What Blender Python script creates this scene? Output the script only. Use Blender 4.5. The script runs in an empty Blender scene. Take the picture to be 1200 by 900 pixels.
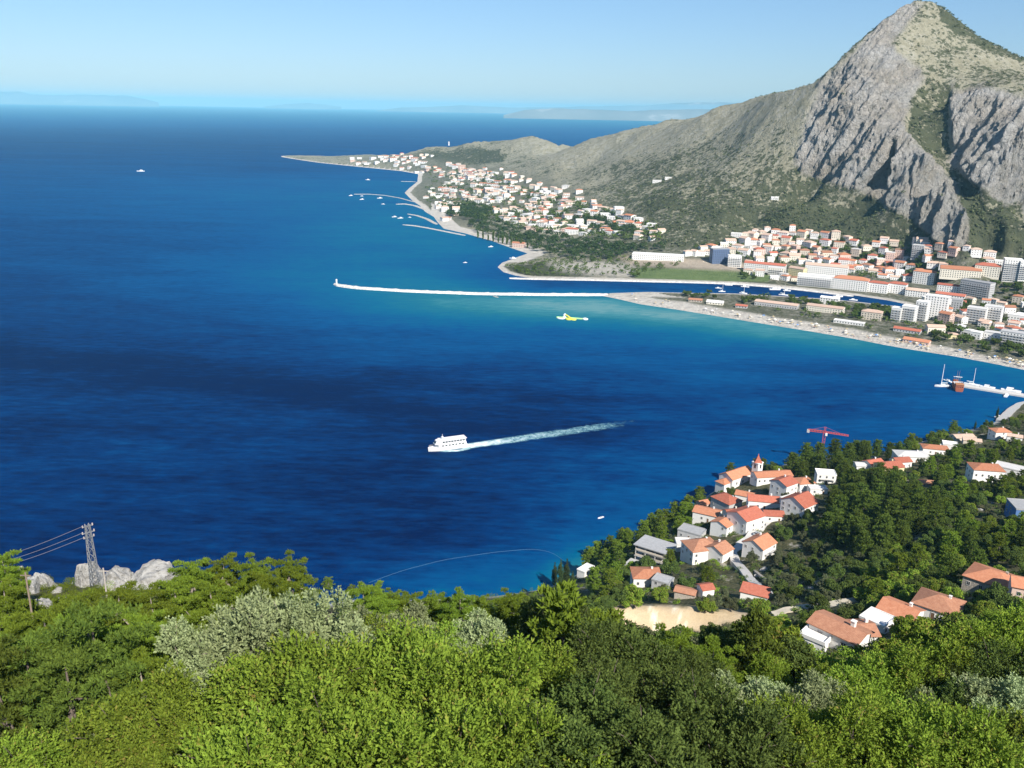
import bpy, math, random
import numpy as np
from mathutils import Vector, Matrix

SC = bpy.context.scene
COL = SC.collection
rnd = random.Random(11)
R = math.radians

# ---------------------------------------------------------------- camera
CAM_H = 250.0                 # metres above the sea
FPX = 1039.2                  # focal length in units of a 1200 px wide picture (60 degrees)
PITCH, ROLL = R(17.25), R(1.08)
_F = np.array([0.0, math.cos(PITCH), -math.sin(PITCH)])
_X = np.array([1.0, 0.0, 0.0])
_U0 = np.array([0.0, math.sin(PITCH), math.cos(PITCH)])
_R = math.cos(ROLL) * _X + math.sin(ROLL) * _U0
_U = math.cos(ROLL) * _U0 - math.sin(ROLL) * _X
cam_data = bpy.data.cameras.new('camera')
cam = bpy.data.objects.new('camera', cam_data)
COL.objects.link(cam)
M = Matrix(((_R[0], _U[0], -_F[0], 0), (_R[1], _U[1], -_F[1], 0), (_R[2], _U[2], -_F[2], CAM_H), (0, 0, 0, 1)))
cam.matrix_world = M
cam_data.sensor_fit = 'HORIZONTAL'
cam_data.angle = 2 * math.atan(600 / FPX)
cam_data.clip_start = 0.5
cam_data.clip_end = 300000
SC.camera = cam

# ---------------------------------------------------------------- sky, sun, exposure
SUN_EL, SUN_SIDE = R(40), R(27)          # height, and how far right of straight behind the camera
SUN_VEC = Vector((math.sin(SUN_SIDE) * math.cos(SUN_EL), -math.cos(SUN_SIDE) * math.cos(SUN_EL), math.sin(SUN_EL)))
world = bpy.data.worlds.new('World')
SC.world = world
world.use_nodes = True
nt = world.node_tree
nt.nodes.clear()
sky = nt.nodes.new('ShaderNodeTexSky')
sky.sky_type = 'NISHITA'
sky.sun_disc = False
sky.sun_elevation = SUN_EL
sky.sun_rotation = math.atan2(SUN_VEC.x, SUN_VEC.y)
sky.altitude = 0
sky.air_density = 1.0
sky.dust_density = 0.2
sky.ozone_density = 3.0
bg = nt.nodes.new('ShaderNodeBackground')
bg.inputs['Strength'].default_value = 0.069
wo = nt.nodes.new('ShaderNodeOutputWorld')
tint = nt.nodes.new('ShaderNodeMix'); tint.data_type = 'RGBA'; tint.blend_type = 'MULTIPLY'
tint.inputs[0].default_value = 1.0; # clear summer air: pale blue down to the horizon
wtc = nt.nodes.new('ShaderNodeTexCoord'); wsep = nt.nodes.new('ShaderNodeSeparateXYZ'); wrm = nt.nodes.new('ShaderNodeValToRGB')
nt.links.new(wtc.outputs['Generated'], wsep.inputs[0]); nt.links.new(wsep.outputs['Z'], wrm.inputs[0])
wrm.color_ramp.elements[0].position = 0.0; wrm.color_ramp.elements[0].color = (0.66, 0.80, 1.10, 1)
wrm.color_ramp.elements[1].position = 0.30; wrm.color_ramp.elements[1].color = (0.84, 1.0, 1.12, 1)
e_ = wrm.color_ramp.elements.new(0.12); e_.color = (0.78, 0.93, 1.12, 1)
nt.links.new(wrm.outputs[0], tint.inputs[7])
nt.links.new(sky.outputs[0], tint.inputs[6]); nt.links.new(tint.outputs[2], bg.inputs[0])
nt.links.new(bg.outputs[0], wo.inputs[0])
sun_data = bpy.data.lights.new('sun', 'SUN')
sun_data.energy = 4.6
sun_data.angle = R(0.5)
sun_data.color = (1.0, 0.95, 0.87)
sun = bpy.data.objects.new('sun', sun_data)
COL.objects.link(sun)
sun.rotation_euler = SUN_VEC.to_track_quat('Z', 'Y').to_euler()
SC.view_settings.view_transform = 'Standard'
SC.view_settings.look = 'None'
SC.view_settings.gamma = 1
SC.view_settings.use_curve_mapping = False
SC.view_settings.exposure = 0.64
SC.cycles.use_denoising = True
SC.cycles.max_bounces = 6
SC.cycles.diffuse_bounces = 2
SC.cycles.glossy_bounces = 2
SC.cycles.transmission_bounces = 3
SC.cycles.transparent_max_bounces = 4
SC.cycles.volume_bounces = 0
SC.cycles.caustics_reflective = False
SC.cycles.caustics_refractive = False

# ---------------------------------------------------------------- where a line of sight meets the world
def ray(px, py):
    v = _F + _R * ((px - 600) / FPX) + _U * ((450 - py) / FPX)
    return v / np.linalg.norm(v)

def at_z(px, py, z):
    v = ray(px, py)
    t = (z - CAM_H) / v[2]
    return np.array([v[0] * t, v[1] * t, z])

def at_d(px, py, d):
    v = ray(px, py)
    t = d / math.hypot(v[0], v[1])
    return np.array([v[0] * t, v[1] * t, CAM_H + v[2] * t])

def az_of(px, py):
    v = ray(px, py)
    return math.atan2(v[0], v[1])

def project(x, y, z):
    x = np.asarray(x, float); y = np.asarray(y, float); z = np.asarray(z, float) - CAM_H
    f = x * _F[0] + y * _F[1] + z * _F[2]
    a = x * _R[0] + y * _R[1] + z * _R[2]
    b = x * _U[0] + y * _U[1] + z * _U[2]
    f = np.where(f < 1e-3, 1e-3, f)
    return 600 + FPX * a / f, 450 - FPX * b / f

# ---------------------------------------------------------------- numpy noise
def _hash(ix, iy, seed):
    h = (ix.astype(np.int64) * 374761393 + iy.astype(np.int64) * 668265263 + seed * 1274126177) & 0xffffffff
    h = ((h ^ (h >> 13)) * 1274126177) & 0xffffffff
    h = h ^ (h >> 16)
    return (h & 0xffff) / 65535.0

def vnoise(x, y, seed=0):
    x = np.asarray(x, float); y = np.asarray(y, float)
    ix = np.floor(x); iy = np.floor(y)
    fx = x - ix; fy = y - iy
    u = fx * fx * fx * (fx * (fx * 6 - 15) + 10); v = fy * fy * fy * (fy * (fy * 6 - 15) + 10)
    a = _hash(ix, iy, seed); b = _hash(ix + 1, iy, seed); c = _hash(ix, iy + 1, seed); d = _hash(ix + 1, iy + 1, seed)
    return (a * (1 - u) + b * u) * (1 - v) + (c * (1 - u) + d * u) * v

def fbm(x, y, octs=4, seed=0, gain=0.5):
    s = 0; amp = 1; tot = 0
    for k in range(octs):
        s = s + amp * vnoise(x * 2 ** k + 17.3 * k, y * 2 ** k - 9.1 * k, seed + k); tot += amp; amp *= gain
    return s / tot

def ridged(x, y, octs=4, seed=0, gain=0.5):
    s = 0; amp = 1; tot = 0
    for k in range(octs):
        n = 1 - np.abs(2 * vnoise(x * 2 ** k + 5.7 * k, y * 2 ** k + 3.3 * k, seed + k) - 1)
        s = s + amp * n * n; tot += amp; amp *= gain
    return s / tot

def smooth(a, b, x):
    t = np.clip((x - a) / (b - a), 0, 1)
    return t * t * (3 - 2 * t)

def in_poly(px, py, poly):
    px = np.asarray(px, float); py = np.asarray(py, float)
    inside = np.zeros(px.shape, bool)
    n = len(poly)
    for i in range(n):
        x0, y0 = poly[i][:2]; x1, y1 = poly[(i + 1) % n][:2]
        if y0 == y1:
            continue
        c = ((y0 > py) != (y1 > py)) & (px < (x1 - x0) * (py - y0) / (y1 - y0) + x0)
        inside ^= c
    return inside

def dist_line(px, py, line, closed=False):
    best = np.full(np.shape(px), 1e9)
    n = len(line)
    for i in range(n if closed else n - 1):
        ax, ay = line[i][:2]; bx, by = line[(i + 1) % n][:2]
        dx, dy = bx - ax, by - ay
        t = np.clip(((px - ax) * dx + (py - ay) * dy) / (dx * dx + dy * dy + 1e-9), 0, 1)
        best = np.minimum(best, np.hypot(px - ax - t * dx, py - ay - t * dy))
    return best

def soft_poly(px, py, poly, w):
    """1 inside the outline, fading to 0 over w outside/inside its edge"""
    d = dist_line(px, py, poly, True)
    s = np.where(in_poly(px, py, poly), d, -d)
    return smooth(-w, w, s)

class Rbf:
    """surface through scattered points, in (bearing, log distance)"""
    def __init__(self, pts, smoothing=0.0):
        p = np.array(pts, float)
        self.c = np.stack([np.arctan2(p[:, 0], p[:, 1]), np.log(np.hypot(p[:, 0], p[:, 1]))], 1)
        d = np.linalg.norm(self.c[:, None] - self.c[None], axis=2)
        n = len(p)
        A = np.zeros((n + 3, n + 3)); A[:n, :n] = d + np.eye(n) * -smoothing
        P = np.c_[np.ones(n), self.c]; A[:n, n:] = P; A[n:, :n] = P.T
        b = np.zeros(n + 3); b[:n] = p[:, 2]
        self.w = np.linalg.lstsq(A, b, rcond=None)[0]
    def __call__(self, x, y):
        x = np.asarray(x, float); y = np.asarray(y, float)
        sh = x.shape; x = x.ravel(); y = y.ravel()
        u = np.arctan2(x, y); v = np.log(np.hypot(x, y) + 1e-6)
        out = self.w[-3] + self.w[-2] * u + self.w[-1] * v
        for i, (cu, cv) in enumerate(self.c):
            out += self.w[i] * np.hypot(u - cu, v - cv)
        return out.reshape(sh)

# ---------------------------------------------------------------- tags
def tag(o, label=None, cat=None, group=None, kind=None):
    if label: o['label'] = label
    if cat: o['category'] = cat
    if group: o['group'] = group
    if kind: o['kind'] = kind
    return o

def empty(name, loc, rz=0.0, label=None, cat=None, group=None, scale=1.0):
    o = bpy.data.objects.new(name, None)
    COL.objects.link(o)
    o.location = loc; o.rotation_euler = (0, 0, rz); o.scale = (scale, scale, scale)
    o.empty_display_size = 0.5
    return tag(o, label, cat, group)

def np_mesh(name, verts, faces, mats=(), smooth_shade=False, mat_idx=None, attrs=None):
    """verts (n,3); faces (m,k) with one k"""
    me = bpy.data.meshes.new(name)
    verts = np.asarray(verts, np.float32); faces = np.asarray(faces, np.int32)
    m, k = faces.shape
    me.vertices.add(len(verts)); me.vertices.foreach_set('co', verts.ravel())
    me.loops.add(m * k); me.loops.foreach_set('vertex_index', faces.ravel())
    me.polygons.add(m)
    me.polygons.foreach_set('loop_start', np.arange(0, m * k, k, dtype=np.int32))
    me.polygons.foreach_set('loop_total', np.full(m, k, np.int32))
    if mat_idx is not None:
        me.polygons.foreach_set('material_index', np.asarray(mat_idx, np.int32))
    for a in mats: me.materials.append(a)
    me.update(calc_edges=True)
    me.polygons.foreach_set('use_smooth', np.full(m, smooth_shade, bool))
    for nm, val in (attrs or {}).items():
        val = np.asarray(val, np.float32)
        if val.ndim == 1:
            at = me.attributes.new(nm, 'FLOAT', 'POINT'); at.data.foreach_set('value', val)
        else:
            at = me.attributes.new(nm, 'FLOAT_COLOR', 'POINT')
            at.data.foreach_set('color', np.c_[val, np.ones(len(val), np.float32)].astype(np.float32).ravel())
    return me

def link(name, me, parent=None, loc=None):
    o = bpy.data.objects.new(name, me)
    COL.objects.link(o)
    if parent is not None: o.parent = parent
    if loc is not None: o.location = loc
    return o

class MB:
    """collects boxes, prisms and tubes; build() links them as ONE mesh object"""
    def __init__(self):
        self.v = []; self.f = []; self.m = []
    def add(self, verts, faces, mi=0):
        b = len(self.v)
        self.v += [tuple(map(float, p)) for p in verts]
        self.f += [tuple(b + i for i in f) for f in faces]
        self.m += [mi] * len(faces)
        return self
    def box(self, c, s, mi=0, rz=0.0, top=1.0):
        cx, cy, cz = c; hx, hy, hz = s[0] / 2, s[1] / 2, s[2] / 2
        co, si = math.cos(rz), math.sin(rz)
        vs = []
        for z, k in ((-hz, 1.0), (hz, top)):
            for x, y in ((-hx, -hy), (hx, -hy), (hx, hy), (-hx, hy)):
                x *= k; y *= k
                vs.append((cx + x * co - y * si, cy + x * si + y * co, cz + z))
        return self.add(vs, [(3, 2, 1, 0), (4, 5, 6, 7), (0, 1, 5, 4), (1, 2, 6, 5), (2, 3, 7, 6), (3, 0, 4, 7)], mi)
    def bar(self, a, b, w, mi=0, w2=None, n=4):
        a = Vector(a); b = Vector(b); d = (b - a)
        if d.length < 1e-6: return self
        q = d.to_track_quat('Z', 'Y')
        vs = []
        for p, r in ((a, w), (b, w2 if w2 is not None else w)):
            for k in range(n):
                t = 2 * math.pi * (k + 0.5) / n
                vs.append(p + q @ Vector((r * math.cos(t), r * math.sin(t), 0)))
        fs = [tuple(range(n - 1, -1, -1)), tuple(range(n, 2 * n))] + [(k, (k + 1) % n, n + (k + 1) % n, n + k) for k in range(n)]
        return self.add(vs, fs, mi)
    def lathe(self, prof, n=10, c=(0, 0, 0), mi=0):
        vs = []; fs = []
        for (r, z) in prof:
            for k in range(n):
                t = 2 * math.pi * k / n
                vs.append((c[0] + r * math.cos(t), c[1] + r * math.sin(t), c[2] + z))
        for i in range(len(prof) - 1):
            for k in range(n):
                fs.append((i * n + k, i * n + (k + 1) % n, (i + 1) * n + (k + 1) % n, (i + 1) * n + k))
        fs.append(tuple(range(n - 1, -1, -1))); fs.append(tuple((len(prof) - 1) * n + k for k in range(n)))
        return self.add(vs, fs, mi)
    def loft(self, sections, mi=0, cap=True):
        """sections: lists of the same number of points, closed rings"""
        n = len(sections[0]); vs = [p for s in sections for p in s]; fs = []
        for i in range(len(sections) - 1):
            for k in range(n):
                fs.append((i * n + k, i * n + (k + 1) % n, (i + 1) * n + (k + 1) % n, (i + 1) * n + k))
        if cap:
            fs.append(tuple(range(n - 1, -1, -1))); fs.append(tuple((len(sections) - 1) * n + k for k in range(n)))
        return self.add(vs, fs, mi)
    def mesh(self, name, mats, smooth_shade=False):
        me = bpy.data.meshes.new(name)
        me.from_pydata(self.v, [], self.f)
        for a in (mats if isinstance(mats, (list, tuple)) else [mats]): me.materials.append(a)
        for p, i in zip(me.polygons, self.m):
            p.material_index = i; p.use_smooth = smooth_shade
        me.update()
        return me
    def build(self, name, mats, parent=None, loc=None, smooth_shade=False):
        return link(name, self.mesh(name, mats, smooth_shade), parent, loc)

# ---------------------------------------------------------------- materials
def new_mat(name):
    m = bpy.data.materials.new(name)
    m.use_nodes = True
    n = m.node_tree
    n.nodes.clear()
    out = n.nodes.new('ShaderNodeOutputMaterial')
    return m, n, out

class NT:
    """small node helper"""
    def __init__(self, tree): self.t = tree
    def n(self, kind, **kw):
        x = self.t.nodes.new('ShaderNode' + kind)
        for k, v in kw.items(): setattr(x, k, v)
        return x
    def l(self, a, b): self.t.links.new(a, b)
    def set(self, node, **kw):
        for k, v in kw.items(): node.inputs[k.replace('_', ' ')].default_value = v
        return node
    def noise(self, vec, scale, detail=4, rough=0.55, dist=0.0):
        x = self.n('TexNoise'); x.inputs['Scale'].default_value = scale; x.inputs['Detail'].default_value = detail
        x.inputs['Roughness'].default_value = rough; x.inputs['Distortion'].default_value = dist
        if vec is not None: self.l(vec, x.inputs['Vector'])
        return x.outputs['Fac']
    def ramp(self, fac, stops, interp='LINEAR'):
        x = self.n('ValToRGB'); cr = x.color_ramp; cr.interpolation = interp
        while len(cr.elements) < len(stops): cr.elements.new(0.5)
        for e, (p, c) in zip(cr.elements, stops):
            e.position = p; e.color = (c, c, c, 1) if not hasattr(c, '__len__') else (*c[:3], 1)
        self.l(fac, x.inputs[0])
        return x.outputs[0]
    def math(self, op, a, b=None, clamp=False):
        x = self.n('Math', operation=op); x.use_clamp = clamp
        for i, v in enumerate((a, b)):
            if v is None: continue
            if hasattr(v, 'links'): self.l(v, x.inputs[i])
            else: x.inputs[i].default_value = v
        return x.outputs[0]
    def mix(self, fac, a, b):
        x = self.n('Mix', data_type='RGBA')
        for s, v in ((x.inputs[0], fac), (x.inputs[6], a), (x.inputs[7], b)):
            if hasattr(v, 'links'): self.l(v, s)
            elif hasattr(v, '__len__'): s.default_value = (*v[:3], 1)
            else: s.default_value = v
        return x.outputs[2]

def plain(name, col, rough=0.7, var=0.12, scale=1.2, metal=0.0, spec=0.3, bump=0.0):
    """one colour broken up by weathering noise"""
    m, t, out = new_mat(name); k = NT(t)
    b = k.n('BsdfPrincipled'); k.l(b.outputs[0], out.inputs[0])
    g = k.n('NewGeometry')
    oi = k.n('ObjectInfo')
    f = k.noise(g.outputs['Position'], scale, 5, 0.65)
    lo = tuple(c * (1 - var) for c in col); hi = tuple(min(1, c * (1 + var)) for c in col)
    c = k.ramp(f, [(0.3, lo), (0.7, hi)])
    v = k.math('MULTIPLY_ADD', oi.outputs['Random'], 0.16); v.node.inputs[2].default_value = 0.92
    h = k.n('HueSaturation'); k.l(c, h.inputs['Color']); k.l(v, h.inputs['Value'])
    k.l(h.outputs[0], b.inputs['Base Color'])
    b.inputs['Roughness'].default_value = rough; b.inputs['Metallic'].default_value = metal
    b.inputs['Specular IOR Level'].default_value = spec
    if bump:
        bp = k.n('Bump'); bp.inputs['Strength'].default_value = bump; bp.inputs['Distance'].default_value = 0.3
        k.l(f, bp.inputs['Height']); k.l(bp.outputs[0], b.inputs['Normal'])
    return m
# ================================================================ the far shore, its town flats and the rocky mountain
def P(px, py, z=0.0):
    return at_z(px, py, z)

COAST_FRONT = [(330, 184), (345, 186.5), (372, 190.5), (400, 193.5), (440, 197.5), (470, 200.5), (490, 204), (489, 213), (480, 220), (474, 226),
               (484, 236), (492, 241), (498, 248), (508, 254), (514, 262), (520, 268), (545, 273.5), (575, 282), (600, 291),
               (618, 297), (604, 302), (588, 308), (583, 313), (590, 319), (604, 323), (622, 326)]
RIVER_N = [(650, 326.5), (700, 327.5), (760, 329), (820, 330.5), (860, 332), (905, 335.5), (940, 339), (1000, 346), (1040, 352), (1062, 356.5)]
RIVER_S = [(1060, 359.5), (1030, 356.5), (1000, 353), (960, 349.5), (900, 346), (860, 343.8), (800, 343), (760, 342), (715, 343.5)]
BEACH = [(704, 346.5), (722, 350), (750, 356.5), (800, 364), (870, 375.5), (950, 388.5), (1000, 397), (1035, 404), (1060, 408.5), (1120, 418), (1160, 425.5),
         (1200, 433.5), (1240, 442), (1300, 455), (1400, 480)]
def _w(l): return [tuple(P(a, b)[:2]) for a, b in l]
def _azd(px, d):
    a = az_of(px, 250); return (math.sin(a) * d, math.cos(a) * d)
FAR_POLY = _w(COAST_FRONT + RIVER_N + RIVER_S + BEACH) + [_azd(1700, 1400), _azd(1700, 5200), _azd(1200, 5200), _azd(900, 4700), _azd(760, 4400), _azd(640, 4500), _azd(560, 4700), _azd(490, 4800)] + _w([(430, 181), (390, 183), (350, 182), (329, 182.6)])

far_pts = [P(a, b, 0.3) for a, b in COAST_FRONT + RIVER_N + RIVER_S + BEACH]
for (a, b, z) in [  # flats and town
    (1000, 308, 9), (1000, 290, 20), (900, 300, 10), (830, 306, 5), (950, 272, 34), (880, 268, 42), (1100, 330, 6), (1060, 312, 9), (1180, 330, 9), (1190, 312, 16), (1100, 300, 17),
    (750, 305, 4), (700, 304, 4), (800, 312, 4), (770, 275, 30), (700, 268, 12), (640, 282, 6), (680, 245, 40), (650, 235, 32), (600, 240, 18), (560, 215, 20), (560, 250, 6), (520, 245, 6),
    (600, 215, 38), (540, 200, 22), (500, 190, 12), (440, 189, 8), (640, 315, 3), (700, 320, 3.5), (800, 322, 3.5), (900, 326, 4),
    (900, 365, 3.5), (1000, 380, 3.5), (800, 354, 2.5), (1100, 395, 3.5), (1180, 408, 4), (1100, 372, 4), (1190, 380, 5), (1060, 380, 4), (1300, 400, 8), (1300, 330, 20), (1400, 420, 15)]:
    far_pts.append(P(a, b, z))
for (a, b, d) in [
    (450, 180.5, 4130), (500, 172, 4020), (560, 165, 3850), (620, 157, 3600), (650, 170, 3450), (570, 185, 3500), (640, 185, 3200),
    # behind the ridge
    (700, 160, 3050), (740, 150, 2850), (780, 140, 2700), (845, 122, 2420), (900, 110, 2130), (955, 97, 2000), (1000, 55, 2000), (1035, 25, 2080), (1072, -1, 2150), (1092, 1, 2170), (1110, 12, 2180), (1150, 44, 2210), (1200, 67, 2260), (1270, 60, 2350), (1400, 20, 2500),
    # slopes
    (700, 220, 2280), (700, 190, 2650), (780, 230, 1900), (800, 200, 2080), (780, 165, 2420), (850, 180, 2060), (850, 150, 2240), (850, 250, 1720), (900, 210, 1840), (900, 150, 1985), (930, 240, 1740),
    # cliff foot
    (930, 205, 1845), (965, 215, 1790), (1010, 222, 1750), (1050, 250, 1660), (1000, 250, 1690), (1100, 285, 1560), (1130, 294, 1525),
    # cliff face left of the spur
    (945, 150, 1912), (985, 150, 1868), (1000, 110, 1900), (1030, 150, 1830), (1020, 190, 1775), (1035, 70, 1965), (1060, 90, 1945),
    # spur
    (1060, 150, 1815), (1085, 180, 1745), (1110, 210, 1665), (1132, 242, 1600), (1137, 270, 1560), (1080, 230, 1668),
    # gully
    (1090, 130, 1925), (1112, 130, 1950), (1105, 180, 1835), (1125, 212, 1745), (1148, 250, 1660), (1160, 292, 1560),
    # right-hand wall
    (1120, 100, 1965), (1125, 110, 1890), (1160, 104, 1890), (1200, 108, 1880), (1122, 190, 1790), (1150, 215, 1690), (1180, 238, 1640), (1200, 150, 1760), (1165, 150, 1780), (1205, 262, 1590), (1185, 280, 1560), (1260, 110, 1880), (1260, 260, 1570),
    # dome above the walls
    (1080, 50, 2060), (1120, 60, 2080), (1160, 75, 2080), (1200, 85, 2100)]:
    far_pts.append(at_d(a, b, d))
for (a, d, z) in [(700, 3500, 60), (780, 3300, 90), (845, 3000, 150), (955, 2600, 260), (1020, 2450, 330), (1075, 2480, 400), (1150, 2550, 360), (1200, 2700, 330), (600, 4200, 40), (500, 4400, 20), (900, 4500, 20), (1200, 4800, 60), (1500, 4500, 60), (650, 4300, 20)]:
    x, y = _azd(a, d); far_pts.append(np.array([x, y, z]))
far_rbf = Rbf(far_pts)

def far_sd(x, y):
    d = dist_line(x, y, FAR_POLY, True)
    return np.where(in_poly(x, y, FAR_POLY), d, -d)

def far_z(x, y, sd=None):
    if sd is None: sd = far_sd(x, y)
    z = np.maximum(far_rbf(x, y), 1.2)
    lim = 0.09 * np.minimum(sd, 30) + 0.9 * np.maximum(0, sd - 30)
    return np.where(sd > 0, np.minimum(z, lim), np.maximum(-6, sd * 0.12) - 0.05)

CLIFF_A = [(1060, 2), (1035, 22), (1005, 52), (985, 75), (960, 98), (948, 130), (940, 160), (931, 190), (940, 205), (965, 213), (1000, 222), (1030, 236), (1060, 252), (1085, 272), (1110, 290), (1132, 293), (1138, 270), (1133, 240), (1112, 208), (1087, 178), (1064, 155), (1060, 140), (1070, 112), (1084, 92), (1078, 80), (1050, 62), (1046, 50), (1065, 25), (1080, 4)]
CLIFF_B = [(1117, 108), (1150, 101), (1200, 112), (1290, 115), (1290, 260), (1204, 262), (1195, 238), (1180, 242), (1150, 222), (1125, 207), (1112, 190), (1112, 150)]
CAVE = [(1047, 166), (1030, 196), (1012, 216), (1020, 222), (1034, 220), (1043, 192)]
GULLY = [(1066, 112), (1088, 88), (1118, 96), (1114, 150), (1112, 190), (1130, 210), (1155, 230), (1175, 260), (1172, 300), (1142, 300), (1140, 262), (1130, 235), (1110, 205), (1085, 176), (1064, 152)]
FOOTWOOD = [(880, 262), (910, 240), (960, 236), (1010, 246), (1040, 256), (1075, 274), (1070, 296), (1020, 300), (960, 290), (900, 286)]

NA, NR = 900, 470
a0, a1 = az_of(296, 200), az_of(1330, 300)
_aa = np.linspace(a0, a1, NA)
_rr = np.concatenate([np.linspace(990, 1500, 120, endpoint=False), np.linspace(1500, 2250, 250, endpoint=False), np.geomspace(2250, 5000, 100)])
NR = len(_rr)
AA, RR = np.meshgrid(_aa, _rr)
X, Y = np.sin(AA) * RR, np.cos(AA) * RR
SD = far_sd(X, Y)
Z = far_z(X, Y, SD)
PX, PY = project(X, Y, Z)
rock = np.maximum(soft_poly(PX, PY, CLIFF_A, 5), soft_poly(PX, PY, CLIFF_B, 5))
spur = smooth(1050, 1075, PX) * smooth(150, 175, PY) * soft_poly(PX, PY, CLIFF_A, 5)
gully = soft_poly(PX, PY, GULLY, 6)
# rough ground everywhere off the flats
hill = smooth(18, 70, Z)
rough = (fbm(X / 90, Y / 90, 5, 3) - 0.5) * 15 + (ridged(X / 40, Y / 40, 4, 9) - 0.5) * 4.5
Z = Z + hill * rough * (1 - 0.5 * rock)
# keep the crest where the real one runs
CREST = [(300, 184), (330, 183), (440, 179.5), (500, 171), (560, 164.5), (600, 158), (620, 156.5), (640, 162), (655, 169), (700, 159), (740, 150), (780, 139.5), (845, 121), (900, 109), (930, 103), (955, 95), (975, 78), (1000, 53), (1035, 23), (1055, 8), (1072, -1), (1092, 0), (1110, 11), (1150, 44), (1200, 67), (1330, 55)]
def under_crest(x, y, z, slack):
    for _ in range(3):
        px, py = project(x, y, z)
        over = np.interp(px, [q[0] for q in CREST], [q[1] for q in CREST]) + slack - py
        z = z - np.where(z > 8, np.clip(over, 0, None), 0) * np.hypot(x, y) / FPX
    return z
_wob = 3.0 * (fbm(AA * 260, RR / 400, 4, 91) - 0.5)
Z = under_crest(X, Y, Z, 1.5 + _wob)
# outward direction of the undisplaced slope
gx = np.gradient(Z, axis=1); gy = np.gradient(Z, axis=0)
Pn = np.stack([X, Y, Z], -1)
du = np.gradient(Pn, axis=1); dv = np.gradient(Pn, axis=0)
Nn = np.cross(du, dv); Nn /= np.linalg.norm(Nn, axis=-1, keepdims=True) + 1e-9
Nn[Nn[..., 2] < 0] *= -1
# ribs and gullies running down the rock walls; the beds of the left wall lean over to the right going up
S = AA * 1850.0
lean = np.where(spur > 0.5, 0.15, 0.55)
s2 = S - lean * Z + 10 * (fbm(S / 60, Z / 60, 3, 21) - 0.5)
t2 = Z + 0.4 * S
s2 = s2 + 9 * (fbm(S / 19, Z / 26, 3, 23) - 0.5)
ribs = (ridged(s2 / 36, t2 / 200, 4, 31, 0.55) - 0.45) * 30
fine = (ridged(s2 / 10, t2 / 60, 4, 47, 0.65) - 0.45) * 14
blocks = (ridged(S / 15, Z / 13, 4, 55, .6) - 0.5) * 9
cave = soft_poly(PX, PY, CAVE, 3)
disp = rock * (ribs + fine + blocks) - 42 * cave - 16 * gully * smooth(120, 170, PY) + 8 * (fbm(S / 22, Z / 22, 3, 77) - 0.5) * gully
out = Nn.copy(); out[..., 2] *= 0.35
Pn = Pn + out * disp[..., None]
X, Y, Z = Pn[..., 0], Pn[..., 1], Pn[..., 2]
Z = under_crest(X, Y, Z, .3 + 1.6 * _wob)

pxw = np.clip(SD, 0, None) * CAM_H * FPX / RR ** 2          # how wide the strip along the water is
beach_w = np.where(RR < 1330, np.where(PX > 690, 7.5 - 2.0 * smooth(1050, 1200, PX), 2), np.where(PX < 500, 2.6, 4.0))
southshore = dist_line(X, Y, _w(BEACH)) < 75
pens = (dist_line(X, Y, _w(COAST_FRONT[:20])) < 110)
pens = pens & (SD < 17 + 20 * (PX > 505))
sand = np.where(southshore | pens, 1 - smooth(beach_w * 0.8, beach_w * 1.15, pxw + 2.2 * (fbm(X / 30, Y / 30, 3, 5) - 0.5)), 0) * (SD > -30)
sand = np.maximum(sand, 1 - smooth(8, 14, np.abs(SD)))
SANDPIT = [(640, 307), (690, 306), (735, 309), (760, 319), (735, 325), (690, 322), (650, 316)]
sand = np.maximum(sand, 0.75 * soft_poly(PX, PY, SANDPIT, 5))
DIRT = [(722, 300), (790, 302), (860, 306), (905, 318), (870, 318), (740, 311)]
urban = np.clip(soft_poly(PX, PY, [(690, 300), (760, 290), (830, 290), (930, 272), (1010, 276), (1200, 292), (1340, 300), (1340, 480), (1200, 425), (1060, 402), (900, 366), (730, 345), (860, 340), (930, 335), (860, 300)], 6), 0, 1) * (1 - smooth(30, 60, Z))
PENTOWN = [(420, 186), (470, 178), (560, 195), (640, 210), (700, 235), (775, 268), (770, 285), (700, 274), (620, 262), (560, 262), (520, 262), (480, 236), (490, 205)]
urban = np.maximum(urban, 0.85 * soft_poly(PX, PY, PENTOWN, 8))
pitch = soft_poly(PX, PY, [(742, 318), (752, 313.5), (862, 316), (905, 322), (900, 330.5), (850, 329.5), (745, 326)], 1.2)
veg = 0.43 + 0.0 * PX
veg = veg + 0.22 * smooth(150, 250, PY) * smooth(640, 800, PX)
veg = np.maximum(veg, 0.85 * soft_poly(PX, PY, FOOTWOOD, 10))
veg = np.maximum(veg, (0.62 + 0.3 * smooth(190, 240, PY)) * gully)
veg = np.maximum(veg, 0.75 * soft_poly(PX, PY, [(1092, -4), (1125, 10), (1210, 58), (1210, 76), (1150, 62), (1112, 38), (1100, 20)], 6))
veg = np.maximum(veg, 0.72 * soft_poly(PX, PY, [(455, 184), (500, 175), (560, 170), (600, 178), (590, 195), (530, 196)], 8))
veg = np.maximum(veg, 0.7 * soft_poly(PX, PY, [(580, 312), (640, 305), (700, 312), (740, 326), (650, 328), (600, 324)], 5))
veg = veg * (1 - 0.5 * soft_poly(PX, PY, [(600, 165), (720, 158), (960, 95), (940, 135), (760, 175), (660, 195)], 12))
veg = veg * (1 + 0.15 * soft_poly(PX, PY, [(1085, 40), (1120, 55), (1210, 88), (1210, 106), (1120, 100), (1090, 85)], 8))
idx = np.arange(NR * NA).reshape(NR, NA)
faces = np.stack([idx[:-1, :-1], idx[:-1, 1:], idx[1:, 1:], idx[1:, :-1]], -1).reshape(-1, 4)
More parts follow.
